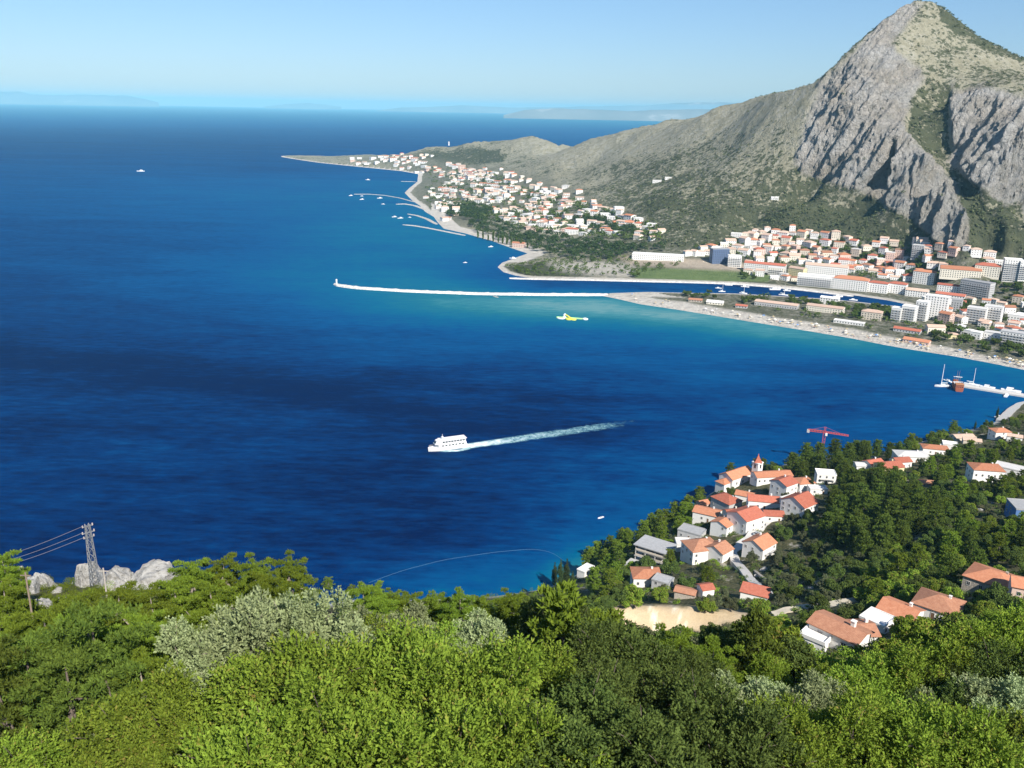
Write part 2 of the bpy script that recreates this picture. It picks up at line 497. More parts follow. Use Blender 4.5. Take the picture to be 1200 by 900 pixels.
keep = (np.maximum.reduce([Z[:-1, :-1], Z[:-1, 1:], Z[1:, 1:], Z[1:, :-1]]) > -1.2).reshape(-1)
faces = faces[keep]

def hill_material():
    m, t, out = new_mat('mountain_ground'); k = NT(t)
    b = k.n('BsdfPrincipled'); k.l(b.outputs[0], out.inputs[0])
    b.inputs['Roughness'].default_value = 0.95; b.inputs['Specular IOR Level'].default_value = 0.1
    g = k.n('NewGeometry').outputs['Position']
    m1 = k.n('Attribute', attribute_name='mask'); m2 = k.n('Attribute', attribute_name='mask2')
    s1 = k.n('SeparateColor'); k.l(m1.outputs['Color'], s1.inputs[0])
    s2_ = k.n('SeparateColor'); k.l(m2.outputs['Color'], s2_.inputs[0])
    n_big = k.noise(g, 0.012, 4, 0.6); n_mid = k.noise(g, 0.05, 4, 0.65); n_fine = k.noise(g, 0.13, 4, 0.7)
    grass = k.ramp(n_mid, [(0.25, (0.23, 0.212, 0.14)), (0.5, (0.335, 0.312, 0.225)), (0.72, (0.43, 0.405, 0.335))])
    rockc = k.ramp(n_fine, [(0.27, (0.19, 0.183, 0.172)), (0.45, (0.49, 0.47, 0.435)), (0.70, (0.68, 0.655, 0.61))])
    warm = k.ramp(n_big, [(0.4, (1, 1, 1)), (0.75, (0.98, 0.88, 0.76))])
    rk = k.n('Mix', data_type='RGBA', blend_type='MULTIPLY'); rk.inputs[0].default_value = 1
    k.l(rockc, rk.inputs[6]); k.l(warm, rk.inputs[7])
    c = k.mix(s1.outputs[0], grass, rk.outputs[2])
    # stony outcrops in the grass
    st = k.ramp(k.math('MULTIPLY', n_fine, n_mid), [(0.33, 0), (0.40, 0.8)])
    c = k.mix(st, c, (0.42, 0.41, 0.39))
    # scrub, where its own noise runs above a threshold set by the mask
    vn = k.math('ADD', k.math('MULTIPLY', n_fine, 0.6), k.math('MULTIPLY', n_mid, 0.55))
    vn = k.math('ADD', vn, k.math('MULTIPLY', n_big, 0.35))
    th = k.math('ADD', vn, k.math('MULTIPLY', s1.outputs[1], 0.52))
    vm = k.ramp(k.math('SUBTRACT', th, 0.62), [(0.36, 0), (0.44, 1)])
    vcol = k.ramp(n_mid, [(0.3, (0.05, 0.058, 0.035)), (0.7, (0.105, 0.112, 0.062))])
    vm2 = k.math('MULTIPLY', vm, k.ramp(s1.outputs[0], [(0.3, 1), (0.9, 0.25)]))
    c = k.mix(vm2, c, vcol)
    town = k.ramp(n_fine, [(0.3, (0.06, 0.075, 0.035)), (0.5, (0.15, 0.15, 0.10)), (0.7, (0.36, 0.33, 0.28))])
    c = k.mix(s2_.outputs[0], c, town)
    sandc = k.ramp(n_mid, [(0.3, (0.52, 0.47, 0.40)), (0.7, (0.70, 0.65, 0.57))])
    c = k.mix(s1.outputs[2], c, sandc)
    c = k.mix(s2_.outputs[1], c, k.ramp(n_mid, [(0.3, (0.12, 0.175, 0.06)), (0.7, (0.18, 0.235, 0.09))]))
    c = k.mix(s2_.outputs[2], c, k.ramp(n_mid, [(0.3, (0.38, 0.31, 0.235)), (0.7, (0.52, 0.44, 0.34))]))
    k.l(c, b.inputs['Base Color'])
    mp = k.n('Mapping'); k.l(g, mp.inputs[0]); mp.inputs['Scale'].default_value = (1, 1, .3)
    crack = k.noise(mp.outputs[0], 0.11, 6, 0.72, 0.6)
    bp = k.n('Bump'); bp.inputs['Strength'].default_value = 1.0
    k.l(k.math('ADD', k.math('MULTIPLY', s1.outputs[0], 9.0), 4.5), bp.inputs['Distance'])
    k.l(k.math('ADD', k.noise(g, 0.16, 6, 0.7), crack), bp.inputs['Height']); k.l(bp.outputs[0], b.inputs['Normal'])
    return m
MAT_HILL = hill_material()
dirt = soft_poly(PX, PY, DIRT, 3)
me = np_mesh('mountain', np.stack([X, Y, Z], -1).reshape(-1, 3), faces, [MAT_HILL], True, None,
             {'mask': np.stack([rock, veg, sand], -1).reshape(-1, 3), 'mask2': np.stack([urban, pitch, dirt], -1).reshape(-1, 3)})
tag(link('mountain', me), 'grey rocky mountain and low peninsula across the bay', kind='structure')

# far islands along the horizon: long low hills
def island(name, label, pts, d, depth, seed):
    """pts: (px, crest py); base at the sea"""
    xs = np.linspace(pts[0][0], pts[-1][0], 140)
    ys = np.interp(xs, [p[0] for p in pts], [p[1] for p in pts])
    rows = []
    prof = [(-0.5, 0.0), (-0.42, 0.12), (-0.3, 0.4), (-0.15, 0.78), (0.0, 1.0), (0.2, 0.8), (0.5, 0.0)]
    for off, k in prof:
        row = []
        for i, (a, b) in enumerate(zip(xs, ys)):
            top = max(0.0, at_d(a, b, d)[2] * (0.94 + 0.12 * fbm(np.array([i / 6.0]), np.array([seed * 3.1]), 3, seed)[0]))
            az = az_of(a, b)
            kk = k * (1 + 0.25 * (vnoise(np.array([i / 5.0]), np.array([off * 9]), seed + 3)[0] - 0.5) * (0 < k < 1))
            r = d + off * depth
            row.append((math.sin(az) * r, math.cos(az) * r, top * kk - (3.0 if k == 0 else 0)))
        rows.append(row)
    v = np.array(rows).reshape(-1, 3)
    n = len(xs); ii = np.arange(len(prof) * n).reshape(len(prof), n)
    f = np.stack([ii[:-1, :-1], ii[:-1, 1:], ii[1:, 1:], ii[1:, :-1]], -1).reshape(-1, 4)
    tag(link(name, np_mesh(name, v, f, [MAT_ISLE], True)), label, kind='structure')
m_, t_, o_ = new_mat('island_ground'); k_ = NT(t_)
b_ = k_.n('BsdfDiffuse'); k_.l(b_.outputs[0], o_.inputs[0])
g_ = k_.n('NewGeometry').outputs['Position']
k_.l(k_.ramp(k_.noise(g_, 0.0006, 5, 0.6), [(0.3, (0.16, 0.17, 0.16)), (0.6, (0.24, 0.24, 0.22)), (0.72, (0.5, 0.48, 0.45))]), b_.inputs[0])
MAT_ISLE = m_
island('island_hills', 'long low bluish island on the horizon over the open sea', [(-60, 107), (0, 107.5), (20, 107), (35, 110), (60, 111.5), (100, 111), (150, 112), (170, 116), (186, 119.9)], 56000, 5000, 2)
island('distant_hills', 'faint low coast on the horizon beyond the point', [(310, 124.7), (335, 122), (360, 120.5), (380, 122.3), (400, 125.2)], 60000, 3000, 4)
island('distant_hills', 'faint hills on the horizon behind the pale low coast', [(440, 129.8), (470, 126), (500, 125.5), (540, 123.5), (600, 126), (650, 125.5), (720, 124), (760, 123.5), (800, 120.5), (850, 120), (950, 123)], 50000, 3000, 6)
island('coast_hills', 'low coast with pale shore towns on the horizon beside the mountain', [(590, 134.5), (615, 129), (650, 127), (690, 128), (740, 130), (800, 128), (900, 127)], 26000, 2200, 8)

# ================================================================ the near hillside
NEAR_SHORE = [(-300, 1100), (150, 760), (330, 715), (420, 702), (520, 702), (585, 698), (640, 690), (672, 676), (690, 664), (704, 652), (722, 641), (755, 624), (790, 606), (822, 588), (842, 573), (858, 561), (890, 553), (932, 541), (985, 535), (1040, 529), (1075, 519), (1105, 510), (1150, 500), (1178, 486), (1187, 474), (1200, 466), (1260, 456), (1400, 452)]
near_pts = []
for a in (-300, 0, 200, 400, 600, 800, 1000, 1200, 1500):
    for d, z in ((0.8, 248.2), (3, 246.6), (8, 238.5), (15, 230), (25, 219.5), (40, 209.5), (60, 199)):
        az = az_of(a, 760); near_pts.append(np.array([math.sin(az) * d, math.cos(az) * d, z]))
for (a, b, d) in [(0, 705, 105), (100, 705, 115), (200, 700, 110), (300, 715, 105), (400, 718, 105), (500, 728, 100), (600, 742, 100), (40, 690, 150), (110, 684, 150), (170, 686, 148), (0, 668, 165), (220, 682, 150), (300, 690, 140), (-100, 680, 150),
                  (400, 722, 125), (500, 735, 125)]:
    near_pts.append(at_d(a, b, d))
for (a, d, z) in [(0, 215, 128), (100, 200, 128), (200, 195, 125), (300, 190, 120), (400, 175, 115), (500, 165, 112), (560, 180, 105), (0, 300, 60), (200, 290, 45), (400, 280, 40), (520, 280, 38), (-200, 300, 80)]:
    az = az_of(a, 690); near_pts.append(np.array([math.sin(az) * d, math.cos(az) * d, z]))
for (a, b, z) in [(800, 690, 58), (720, 690, 56), (880, 680, 56), (840, 655, 46), (770, 660, 34), (760, 640, 26), (830, 610, 34), (880, 600, 38), (900, 575, 30), (870, 562, 22), (940, 585, 40), (960, 560, 28), (930, 548, 20), (985, 545, 16),
                  (985, 752, 110), (1040, 735, 108), (1100, 722, 105), (1160, 690, 98), (960, 720, 92), (1000, 640, 60), (1060, 570, 38), (1000, 580, 42), (1100, 600, 52), (1150, 555, 34), (1190, 600, 56), (1190, 545, 30), (1050, 545, 22), (1120, 525, 14), (1170, 510, 10), (1200, 490, 4), (1100, 660, 76), (1200, 660, 84), (920, 650, 52), (690, 690, 44), (660, 696, 30),
                  (1200, 720, 112), (1300, 600, 70), (1300, 720, 125), (1400, 500, 30)]:
    near_pts.append(P(a, b, z))
for (a, b, d) in [(700, 790, 92), (700, 765, 125), (800, 775, 128), (900, 780, 128), (1000, 790, 115), (1100, 785, 105), (1200, 780, 95), (800, 810, 88), (1000, 820, 85), (640, 760, 110), (620, 720, 180), (700, 755, 175), (800, 762, 195), (900, 765, 180), (1050, 765, 175), (1150, 750, 165)]:
    near_pts.append(at_d(a, b, d))
for (a, b) in [(716, 728), (740, 745), (770, 749), (805, 743), (835, 736), (870, 731)]:
    near_pts.append(at_d(a, b, 236 + (a - 716) * .1))
for (a, b) in [(714, 712), (735, 708), (765, 708), (800, 708), (830, 711), (850, 713), (880, 719)]:
    near_pts.append(at_d(a, b, 245 + (a - 716) * .1)); q = at_d(a, b, 258 + (a - 716) * .1); q[2] -= 3; near_pts.append(q)
near_pts += [P(a, b, 0.0) for a, b in NEAR_SHORE[1:]]
for (a, b) in NEAR_SHORE[1:]:
    p = P(a, b, 0); q = p * 1.16; q[2] = -22; near_pts.append(q)
near_rbf = Rbf(near_pts)
def near_z(x, y):
    return near_rbf(x, y)
def near_rough(x, y):
    r = np.hypot(x, y)
    return ((fbm(x / 14, y / 14, 4, 61) - 0.5) * 3.0 + (fbm(x / 3.5, y / 3.5, 3, 67) - 0.5) * 0.9) * smooth(10, 40, r) * smooth(-2, 10, near_rbf(x, y))
na, nr = 420, 640
_aa = np.linspace(az_of(-330, 700), az_of(1530, 600), na); _rr = np.geomspace(1.2, 900, nr)
AA2, RR2 = np.meshgrid(_aa, _rr)
X2, Y2 = np.sin(AA2) * RR2, np.cos(AA2) * RR2
Z2 = near_z(X2, Y2)
PX2, PY2 = project(X2, Y2, Z2)
SCREE = [(714, 712), (735, 708), (800, 709), (850, 714), (888, 720), (880, 730), (835, 734), (805, 742), (770, 748), (740, 744), (722, 730)]
scree = soft_poly(PX2, PY2 + 3 * (fbm(PX2 / 9, PY2 / 9, 3, 8) - .5), SCREE, 1.1)
Z2 = Z2 + near_rough(X2, Y2) * (1 - 0.8 * scree)
idx = np.arange(nr * na).reshape(nr, na)
faces = np.stack([idx[:-1, :-1], idx[:-1, 1:], idx[1:, 1:], idx[1:, :-1]], -1).reshape(-1, 4)
keep = (np.maximum.reduce([Z2[:-1, :-1], Z2[:-1, 1:], Z2[1:, 1:], Z2[1:, :-1]]) > -3).reshape(-1)
PALE = [(690, 650), (706, 640), (1180, 485), (1200, 470), (1230, 470), (1230, 500), (1170, 505)]
shore = (1 - smooth(0.6, 2.2, Z2)) 
streak = smooth(3.5, 2.2, np.abs(PX2 - (762 + 0.28 * (PY2 - 710)))) + smooth(3, 1.5, np.abs(PX2 - (790 + 0.5 * (PY2 - 710))))
def near_material():
    m, t, out = new_mat('hillside_ground'); k = NT(t)
    b = k.n('BsdfPrincipled'); k.l(b.outputs[0], out.inputs[0])
    b.inputs['Roughness'].default_value = 0.95; b.inputs['Specular IOR Level'].default_value = 0.1
    g = k.n('NewGeometry').outputs['Position']
    a = k.n('Attribute', attribute_name='mask'); s = k.n('SeparateColor'); k.l(a.outputs['Color'], s.inputs[0])
    n1 = k.noise(g, 0.12, 4, 0.65); n2 = k.noise(g, 0.7, 5, 0.7)
    c = k.ramp(n2, [(0.3, (0.035, 0.04, 0.02)), (0.5, (0.085, 0.085, 0.04)), (0.68, (0.20, 0.175, 0.10))])
    c = k.mix(k.ramp(n1, [(0.60, 0), (0.68, 1)]), c, k.ramp(n2, [(0.35, (0.25, 0.22, 0.16)), (0.65, (0.42, 0.39, 0.33))]))
    c = k.mix(s.outputs[1], c, k.ramp(n2, [(0.3, (0.35, 0.33, 0.29)), (0.7, (0.55, 0.52, 0.46))]))
    sc = k.ramp(n1, [(0.35, (0.50, 0.38, 0.235)), (0.7, (0.60, 0.48, 0.32))])
    sc = k.mix(s.outputs[2], sc, (0.72, 0.64, 0.5))
    sc = k.mix(k.ramp(k.noise(g, 2.2, 4, .75), [(.45, 0), (.7, .45)]), sc, (.34, .27, .17))
    c = k.mix(s.outputs[0], c, sc)
    k.l(c, b.inputs['Base Color'])
    bp = k.n('Bump'); bp.inputs['Strength'].default_value = 0.5; bp.inputs['Distance'].default_value = 0.6
    k.l(n2, bp.inputs['Height']); k.l(bp.outputs[0], b.inputs['Normal'])
    return m
me = np_mesh('hillside', np.stack([X2, Y2, Z2], -1).reshape(-1, 3), faces[keep], [near_material()], True, None, {'mask': np.stack([scree, shore, streak], -1).reshape(-1, 3)})
tag(link('hillside', me), 'steep wooded hillside falling from the viewpoint to the sea', kind='structure')

def grid_lookup(Zg, aa, rr):
    lr = np.log(rr)
    def f(x, y):
        x = np.asarray(x, float); y = np.asarray(y, float)
        u = np.clip((np.arctan2(x, y) - aa[0]) / (aa[1] - aa[0]), 0, len(aa) - 1.001)
        v = np.clip(np.interp(np.log(np.hypot(x, y)), lr, np.arange(len(lr))), 0, len(lr) - 1.001)
        i = u.astype(int); j = v.astype(int); fu = u - i; fv = v - j
        return (Zg[j, i] * (1 - fu) + Zg[j, i + 1] * fu) * (1 - fv) + (Zg[j + 1, i] * (1 - fu) + Zg[j + 1, i + 1] * fu) * fv
    return f
near_fast = grid_lookup(Z2, AA2[0], RR2[:, 0])
far_fast = grid_lookup(Z, AA[0], RR[:, 0])
_t = np.concatenate([np.geomspace(16, 900, 420), np.geomspace(995, 4800, 520)])
_near = _t < 950
def ground_hit(px, py, lift=0.0):
    """where the line of sight through (px, py) meets the land (or the sea)"""
    v = ray(px, py); h = math.hypot(v[0], v[1])
    x = v[0] / h * _t; y = v[1] / h * _t; zr = CAM_H + v[2] / h * _t
    g = np.concatenate([near_fast(x[_near], y[_near]), far_fast(x[~_near], y[~_near])])
    g = np.maximum(g, 0.0) + lift
    below = np.nonzero(zr < g)[0]
    i = below[0] if len(below) else len(_t) - 1
    if i == 0:
        return np.array([x[0], y[0], g[0] - lift])
    d0, d1 = zr[i - 1] - g[i - 1], zr[i] - g[i]
    w = d0 / (d0 - d1 + 1e-9)
    d = _t[i - 1] + w * (_t[i] - _t[i - 1])
    return np.array([v[0] / h * d, v[1] / h * d, CAM_H + v[2] / h * d - lift])
def ground_z(x, y):
    r = math.hypot(x, y)
    return float((near_fast if r < 950 else far_fast)(np.array([x]), np.array([y]))[0])
# ================================================================ the sea
na, nr = 420, 420
_aa = np.linspace(R(-75), R(75), na)
_rr = np.concatenate([np.geomspace(60, 6000, 340, endpoint=False), np.geomspace(6000, 70000, 80)])
AA3, RR3 = np.meshgrid(_aa, _rr)
X3, Y3 = np.sin(AA3) * RR3, np.cos(AA3) * RR3
PX3, PY3 = project(X3, Y3, 0 * X3)
# water tint: greener over shoals near shore, also raised toward the horizon (0 deep blue .. 1 turquoise)
shal = [(0, 122, .5), (400, 130, .5), (600, 136, .5), (760, 143, .5), (0, 135, .36), (200, 138, .36), (400, 142, .36), (600, 146, .38), (700, 149, .38), (0, 200, .24), (200, 200, .24), (330, 170, .16), (330, 200, .22), (100, 300, .2), (250, 280, .25), (350, 260, .38), (450, 215, .45), (470, 260, .55), (400, 300, .5), (520, 290, .55), (580, 300, .45), (560, 320, .35), (500, 325, .55),
        (430, 345, .55), (520, 352, .72), (620, 355, .85), (700, 358, .95), (800, 372, .9), (900, 386, .8), (1000, 402, .7), (1100, 418, .55), (1200, 437, .5), (450, 375, .4), (560, 378, .5), (640, 385, .42), (720, 375, .62), (800, 385, .6), (760, 400, .38), (900, 410, .4), (1000, 430, .3), (1100, 450, .28), (350, 350, .38), (250, 350, .26), (100, 370, .17),
        (0, 400, .1), (200, 430, .06), (400, 450, .08), (600, 440, .15), (800, 440, .25), (0, 500, .12), (300, 520, .1), (500, 500, .1), (700, 480, .14), (900, 470, .25), (1000, 500, .22), (1150, 480, .36), (1180, 460, .4), (0, 600, .1), (300, 620, .08), (600, 560, .12), (500, 650, .1), (640, 650, .25), (670, 668, .75), (688, 652, .6), (600, 680, .35), (520, 695, .4), (700, 625, .35), (780, 590, .32), (850, 545, .3), (950, 510, .26), (1050, 505, .26), (1100, 500, .32),
        (640, 335, .22), (750, 336, .2), (900, 342, .18), (400, 690, .12), (200, 700, .1), (1000, 351, .18)]
shp = np.array([[*P(a, b)[:2], v] for a, b, v in shal])
water_tint_f = Rbf(shp)
water_tint = np.clip(water_tint_f(X3, Y3), 0, 1)
water_tint = np.where((PY3 > 150) & (PY3 < 1000), 1.12 * water_tint * (.78 + .22 * smooth(.45, .8, water_tint)), water_tint)
idx = np.arange(nr * na).reshape(nr, na)
faces = np.stack([idx[:-1, :-1], idx[:-1, 1:], idx[1:, 1:], idx[1:, :-1]], -1).reshape(-1, 4)
# wind lanes: sheen of calm/ruffled bands across the bay, painted as darker sea colour
LANES = [[(-60, 415), (60, 425), (200, 432), (330, 452), (520, 490), (700, 505)], [(-40, 505), (140, 500), (260, 530)], [(430, 440), (620, 462), (820, 470)], [(380, 625), (560, 640)], [(140, 360), (300, 385)], [(700, 505), (860, 500), (1000, 478)]]
lane = np.zeros_like(X3)
wp = 6 * (fbm(PX3 / 45, PY3 / 14, 3, 13) - 0.5)
near_view = (PX3 > -400) & (PX3 < 1600)
for ln, wd, am in zip(LANES, (26, 14, 12, 9, 9, 10), (1.0, .55, .5, .4, .4, .6)):
    d = dist_line(PX3, PY3 + wp * 3, ln)
    lane = np.maximum(lane, np.where(near_view, am * (1 - smooth(wd * 0.25, wd, d + wp)), 0))
def sea_material():
    m, t, out = new_mat('sea_water'); k = NT(t)
    g = k.n('NewGeometry').outputs['Position']
    a = k.n('Attribute', attribute_name='water_tint').outputs['Fac']
    ln = k.n('Attribute', attribute_name='lane').outputs['Fac']
    mp = k.n('Mapping'); k.l(g, mp.inputs[0]); mp.inputs['Rotation'].default_value = (0, 0, R(8)); mp.inputs['Scale'].default_value = (0.30, 1.0, 1)
    v = mp.outputs[0]
    big = k.noise(v, 0.0045, 4, 0.55, 0.4); mid = k.noise(v, 0.022, 4, 0.6); fine = k.noise(v, 0.16, 4, 0.65)  # broad wind streaks and fine ripple shading, painted into the water colour
    s = k.math('ADD', a, k.math('MULTIPLY', k.math('SUBTRACT', big, 0.5), 0.22))
    s = k.math('ADD', s, k.math('MULTIPLY', k.math('SUBTRACT', mid, 0.5), 0.30))
    s = k.math('ADD', s, k.math('MULTIPLY', k.math('SUBTRACT', fine, 0.5), 0.46))
    s = k.math('SUBTRACT', s, k.math('MULTIPLY', ln, 0.08), clamp=True)
    c = k.ramp(s, [(0.0, (0.0001, 0.0068, 0.052)), (0.12, (0.0001, 0.023, 0.108)), (0.3, (0.0001, 0.060, 0.188)), (0.5, (0.0006, 0.102, 0.200)), (0.72, (0.012, 0.14, 0.19)), (0.9, (0.05, 0.205, 0.235)), (1.0, (0.12, 0.26, 0.27))])
    d = k.n('BsdfDiffuse'); k.l(c, d.inputs[0])
    gl = k.n('BsdfGlossy'); gl.inputs['Roughness'].default_value = 0.28; gl.inputs['Color'].default_value = (0.2, 0.75, 1, 1)
    bp = k.n('Bump'); bp.inputs['Strength'].default_value = 0.8; bp.inputs['Distance'].default_value = 1.6
    k.l(k.math('ADD', k.noise(v, 0.10, 5, 0.7), k.noise(v, 0.5, 3, 0.6)), bp.inputs['Height'])
    k.l(bp.outputs[0], gl.inputs['Normal'])
    fr = k.n('LayerWeight'); fr.inputs['Blend'].default_value = 0.12
    fac = k.math('MULTIPLY', fr.outputs['Fresnel'], 0.30)
    fac = k.math('MINIMUM', k.math('ADD', fac, 0.006), 0.06)
    mx = k.n('MixShader'); k.l(fac, mx.inputs[0]); k.l(d.outputs[0], mx.inputs[1]); k.l(gl.outputs[0], mx.inputs[2])
    k.l(mx.outputs[0], out.inputs[0])
    return m
MAT_SEA = sea_material()
me = np_mesh('sea', np.stack([X3, Y3, 0 * X3], -1).reshape(-1, 3), faces, [MAT_SEA], True, None, {'water_tint': water_tint.ravel(), 'lane': lane.ravel()})
tag(link('sea', me), 'deep blue sea turning turquoise along the beach', kind='structure')

# the air between: one box of thin even haze
hz = MB()
HZ = 71500.0
hz.box((0, HZ / 2 - 3000, 278), (2 * HZ, HZ + 8000, 586))
m_, t_, o_ = new_mat('haze_air')
pv = t_.nodes.new('ShaderNodeVolumePrincipled')
pv.inputs['Color'].default_value = (0.31, 0.72, 0.97, 1)
pv.inputs['Density'].default_value = 3.0e-5
pv.inputs['Anisotropy'].default_value = -0.25
t_.links.new(pv.outputs[0], o_.inputs['Volume'])
hb = hz.build('haze', m_)
tag(hb, 'thin blue summer haze over the whole bay', kind='stuff')
# ================================================================ trees: kit
def leaf_mat(name, c_lo, c_hi, transl=0.35, gloss=0.0, odd=None):
    m, t, out = new_mat(name); k = NT(t)
    ti = k.n('Attribute', attribute_name='tint').outputs['Fac']
    oi = k.n('ObjectInfo').outputs['Random']
    g = k.n('NewGeometry').outputs['Position']
    f = k.math('ADD', k.math('MULTIPLY', ti, 0.75), k.math('MULTIPLY', k.noise(g, 0.55, 2), 0.5))
    st = [(0.15, c_lo), (0.85, c_hi)]
    if odd: st.append((0.985, odd))
    c = k.ramp(f, st)
    h = k.n('HueSaturation'); k.l(c, h.inputs['Color'])
    k.l(k.math('ADD', k.math('MULTIPLY', oi, 0.54), 0.74), h.inputs['Value'])
    k.l(k.math('ADD', k.math('MULTIPLY', oi, 0.024), 0.483), h.inputs['Hue'])
    d = k.n('BsdfDiffuse'); k.l(h.outputs[0], d.inputs[0])
    tr = k.n('BsdfTranslucent'); k.l(h.outputs[0], tr.inputs[0])
    mx = k.n('MixShader'); mx.inputs[0].default_value = transl
    k.l(d.outputs[0], mx.inputs[1]); k.l(tr.outputs[0], mx.inputs[2])
    s = mx.outputs[0]
    if gloss:
        gl = k.n('BsdfGlossy'); gl.inputs['Roughness'].default_value = 0.35
        m2 = k.n('MixShader'); m2.inputs[0].default_value = gloss
        k.l(s, m2.inputs[1]); k.l(gl.outputs[0], m2.inputs[2]); s = m2.outputs[0]
    k.l(s, out.inputs[0])
    return m
LEAF = {
    'broad': leaf_mat('green_leaves', (0.08, 0.145, 0.016), (0.245, 0.35, 0.045), 0.24, 0.0, (0.28, 0.24, 0.06)),
    'oak': leaf_mat('dark_oak_leaves', (0.042, 0.072, 0.018), (0.125, 0.175, 0.042), 0.22, 0.0),
    'silver': leaf_mat('silver_leaves', (0.16, 0.21, 0.085), (0.36, 0.42, 0.205), 0.25, 0.0),
    'pine': leaf_mat('pine_needles', (0.085, 0.14, 0.014), (0.20, 0.28, 0.034), 0.3),
    'darkpine': leaf_mat('dark_pine_needles', (0.05, 0.085, 0.016), (0.135, 0.19, 0.032), 0.25),
    'olive': leaf_mat('olive_leaves', (0.075, 0.092, 0.045), (0.16, 0.18, 0.09), 0.25),
    'cypress': leaf_mat('cypress_needles', (0.022, 0.038, 0.014), (0.055, 0.08, 0.026), 0.15),
    'grass': leaf_mat('dry_grass', (0.11, 0.14, 0.035), (0.24, 0.24, 0.08), 0.3),
}
BARK = plain('bark', (0.12, 0.095, 0.075), 0.95, 0.35, 6)
BARK_PALE = plain('pale_bark', (0.26, 0.22, 0.18), 0.95, 0.25, 6)

def _unit(v): return v / (np.linalg.norm(v, axis=-1, keepdims=True) + 1e-9)

def leaves_mesh(name, c, n, L, W, mat, rs, droop=0.0, fold=0.25):
    """one rhombic leaf at each centre c, facing n"""
    m = len(c)
    n = _unit(n)
    r = rs.normal(size=(m, 3)); r[:, 2] -= droop
    a = _unit(r - n * np.sum(r * n, 1, keepdims=True))
    b = np.cross(n, a)
    l = (L * rs.uniform(0.65, 1.3, m))[:, None]; w = (W * rs.uniform(0.7, 1.25, m))[:, None]
    v = np.stack([c - a * l / 2, c + b * w / 2 + n * w * fold, c + a * l / 2, c - b * w / 2 + n * w * fold], 1).reshape(-1, 3)
    f = np.arange(m * 4).reshape(m, 4)
    return v, f, np.repeat(rs.uniform(0, 1, m), 4)

def crown_points(clumps, n, rs, shell=0.55, flat=0.75):
    """points through the outer part of each clump (x, y, z, r); returns centres and outward directions"""
    clumps = np.array(clumps)
    w = clumps[:, 3] ** 2; idx = rs.choice(len(clumps), n, p=w / w.sum())
    d = _unit(rs.normal(size=(n, 3)))
    rr = (shell + (1 - shell) * rs.uniform(0, 1, n) ** 0.6) * clumps[idx, 3]
    p = clumps[idx, :3] + d * rr[:, None] * np.array([1, 1, flat])
    return p, d

def tube_path(mb, pts, radii, n=6):
    secs = []
    for i, p in enumerate(pts):
        a = Vector(pts[max(0, i - 1)]); b = Vector(pts[min(len(pts) - 1, i + 1)])
        q = (b - a).to_track_quat('Z', 'Y')
        secs.append([tuple(Vector(p) + q @ Vector((radii[i] * math.cos(2 * math.pi * k / n), radii[i] * math.sin(2 * math.pi * k / n), 0))) for k in range(n)])
    mb.loft(secs)

def trunk_mesh(name, Hc, clumps, r0, seed, limbs=9, lean=0.15, mat=None, top=None, twigs=0):
    rr = random.Random(seed); mb = MB()
    x = y = 0; pts = []; rad = []
    top = top or Hc * 1.05
    for i in range(6):
        t = i / 5
        pts.append((x, y, -0.6 + (top + 0.6) * t)); rad.append(r0 * (1.25 if i == 0 else 1) * (1 - 0.8 * t))
        x += rr.uniform(-lean, lean) * top / 5; y += rr.uniform(-lean, lean) * top / 5
    tube_path(mb, pts, rad, 7)
    for c in sorted(clumps, key=lambda q: -q[3])[:limbs]:
        t = rr.uniform(0.35, 0.85); i = min(4, int(t * 5)); a = Vector(pts[i]).lerp(Vector(pts[i + 1]), t * 5 - i)
        b = Vector(c[:3]); mid = a.lerp(b, 0.5) + Vector((rr.uniform(-.2, .2), rr.uniform(-.2, .2), rr.uniform(-.3, .1)))
        tube_path(mb, [a, mid, b], [r0 * 0.42, r0 * 0.26, r0 * 0.07], 5)
    for c in sorted(clumps, key=lambda q: -q[3])[:min(limbs, twigs)]:
        a = Vector(c[:3]); o = Vector((c[0], c[1], (c[2] - Hc) + .5)).normalized()
        o = (o + Vector((rr.uniform(-.6, .6), rr.uniform(-.6, .6), rr.uniform(-.2, .5)))).normalized()
        b = a + o * c[3] * rr.uniform(1.0, 1.75)
        tube_path(mb, [a, a.lerp(b, .5) + Vector((0, 0, .08)), b], [.035, .025, .01], 4)
    return mb.mesh(name, mat or BARK, True)

KIT = {}
def kit(key, crown, trunk, Hc, Rc): KIT.setdefault(key, []).append((crown, trunk, Hc, Rc))

def round_clumps(rs, Hc, R_, V_, n, rmin=.24, rmax=.4, bottom=-0.5):
    out = []
    while len(out) < n:
        d = rs.normal(size=3); d /= np.linalg.norm(d)
        if d[2] < bottom: continue
        k = rs.uniform(0.5, 0.95) * (1 + 0.18 * math.sin(3 * math.atan2(d[1], d[0]) + n))
        out.append((d[0] * R_ * k, d[1] * R_ * k, Hc + d[2] * V_ * k, R_ * rs.uniform(rmin, rmax)))
    out.append((0, 0, Hc, R_ * 0.5))
    return out

def make_broad(key, seed, R_=3.4, Hc=3.6, n=26000, L=0.2, W=0.085, leaf='broad', clumps=30, up=0.35, V=0.8, bark=None, droop=.3, jitter=.75):
    rs = np.random.RandomState(seed)
    cl = round_clumps(rs, Hc, R_, R_ * V, clumps)
    p, d = crown_points(cl, n, rs, 0.5)
    nn = d * 0.8 + np.array([0, 0, up]) + rs.normal(size=(n, 3)) * jitter
    v, f, t = leaves_mesh('crown', p, nn, L, W, None, rs, droop)
    kit(key, np_mesh('crown', v, f, [LEAF[leaf]], False, None, {'tint': t}), trunk_mesh('trunk', Hc, cl, R_ * 0.06, seed, mat=bark), Hc, R_)

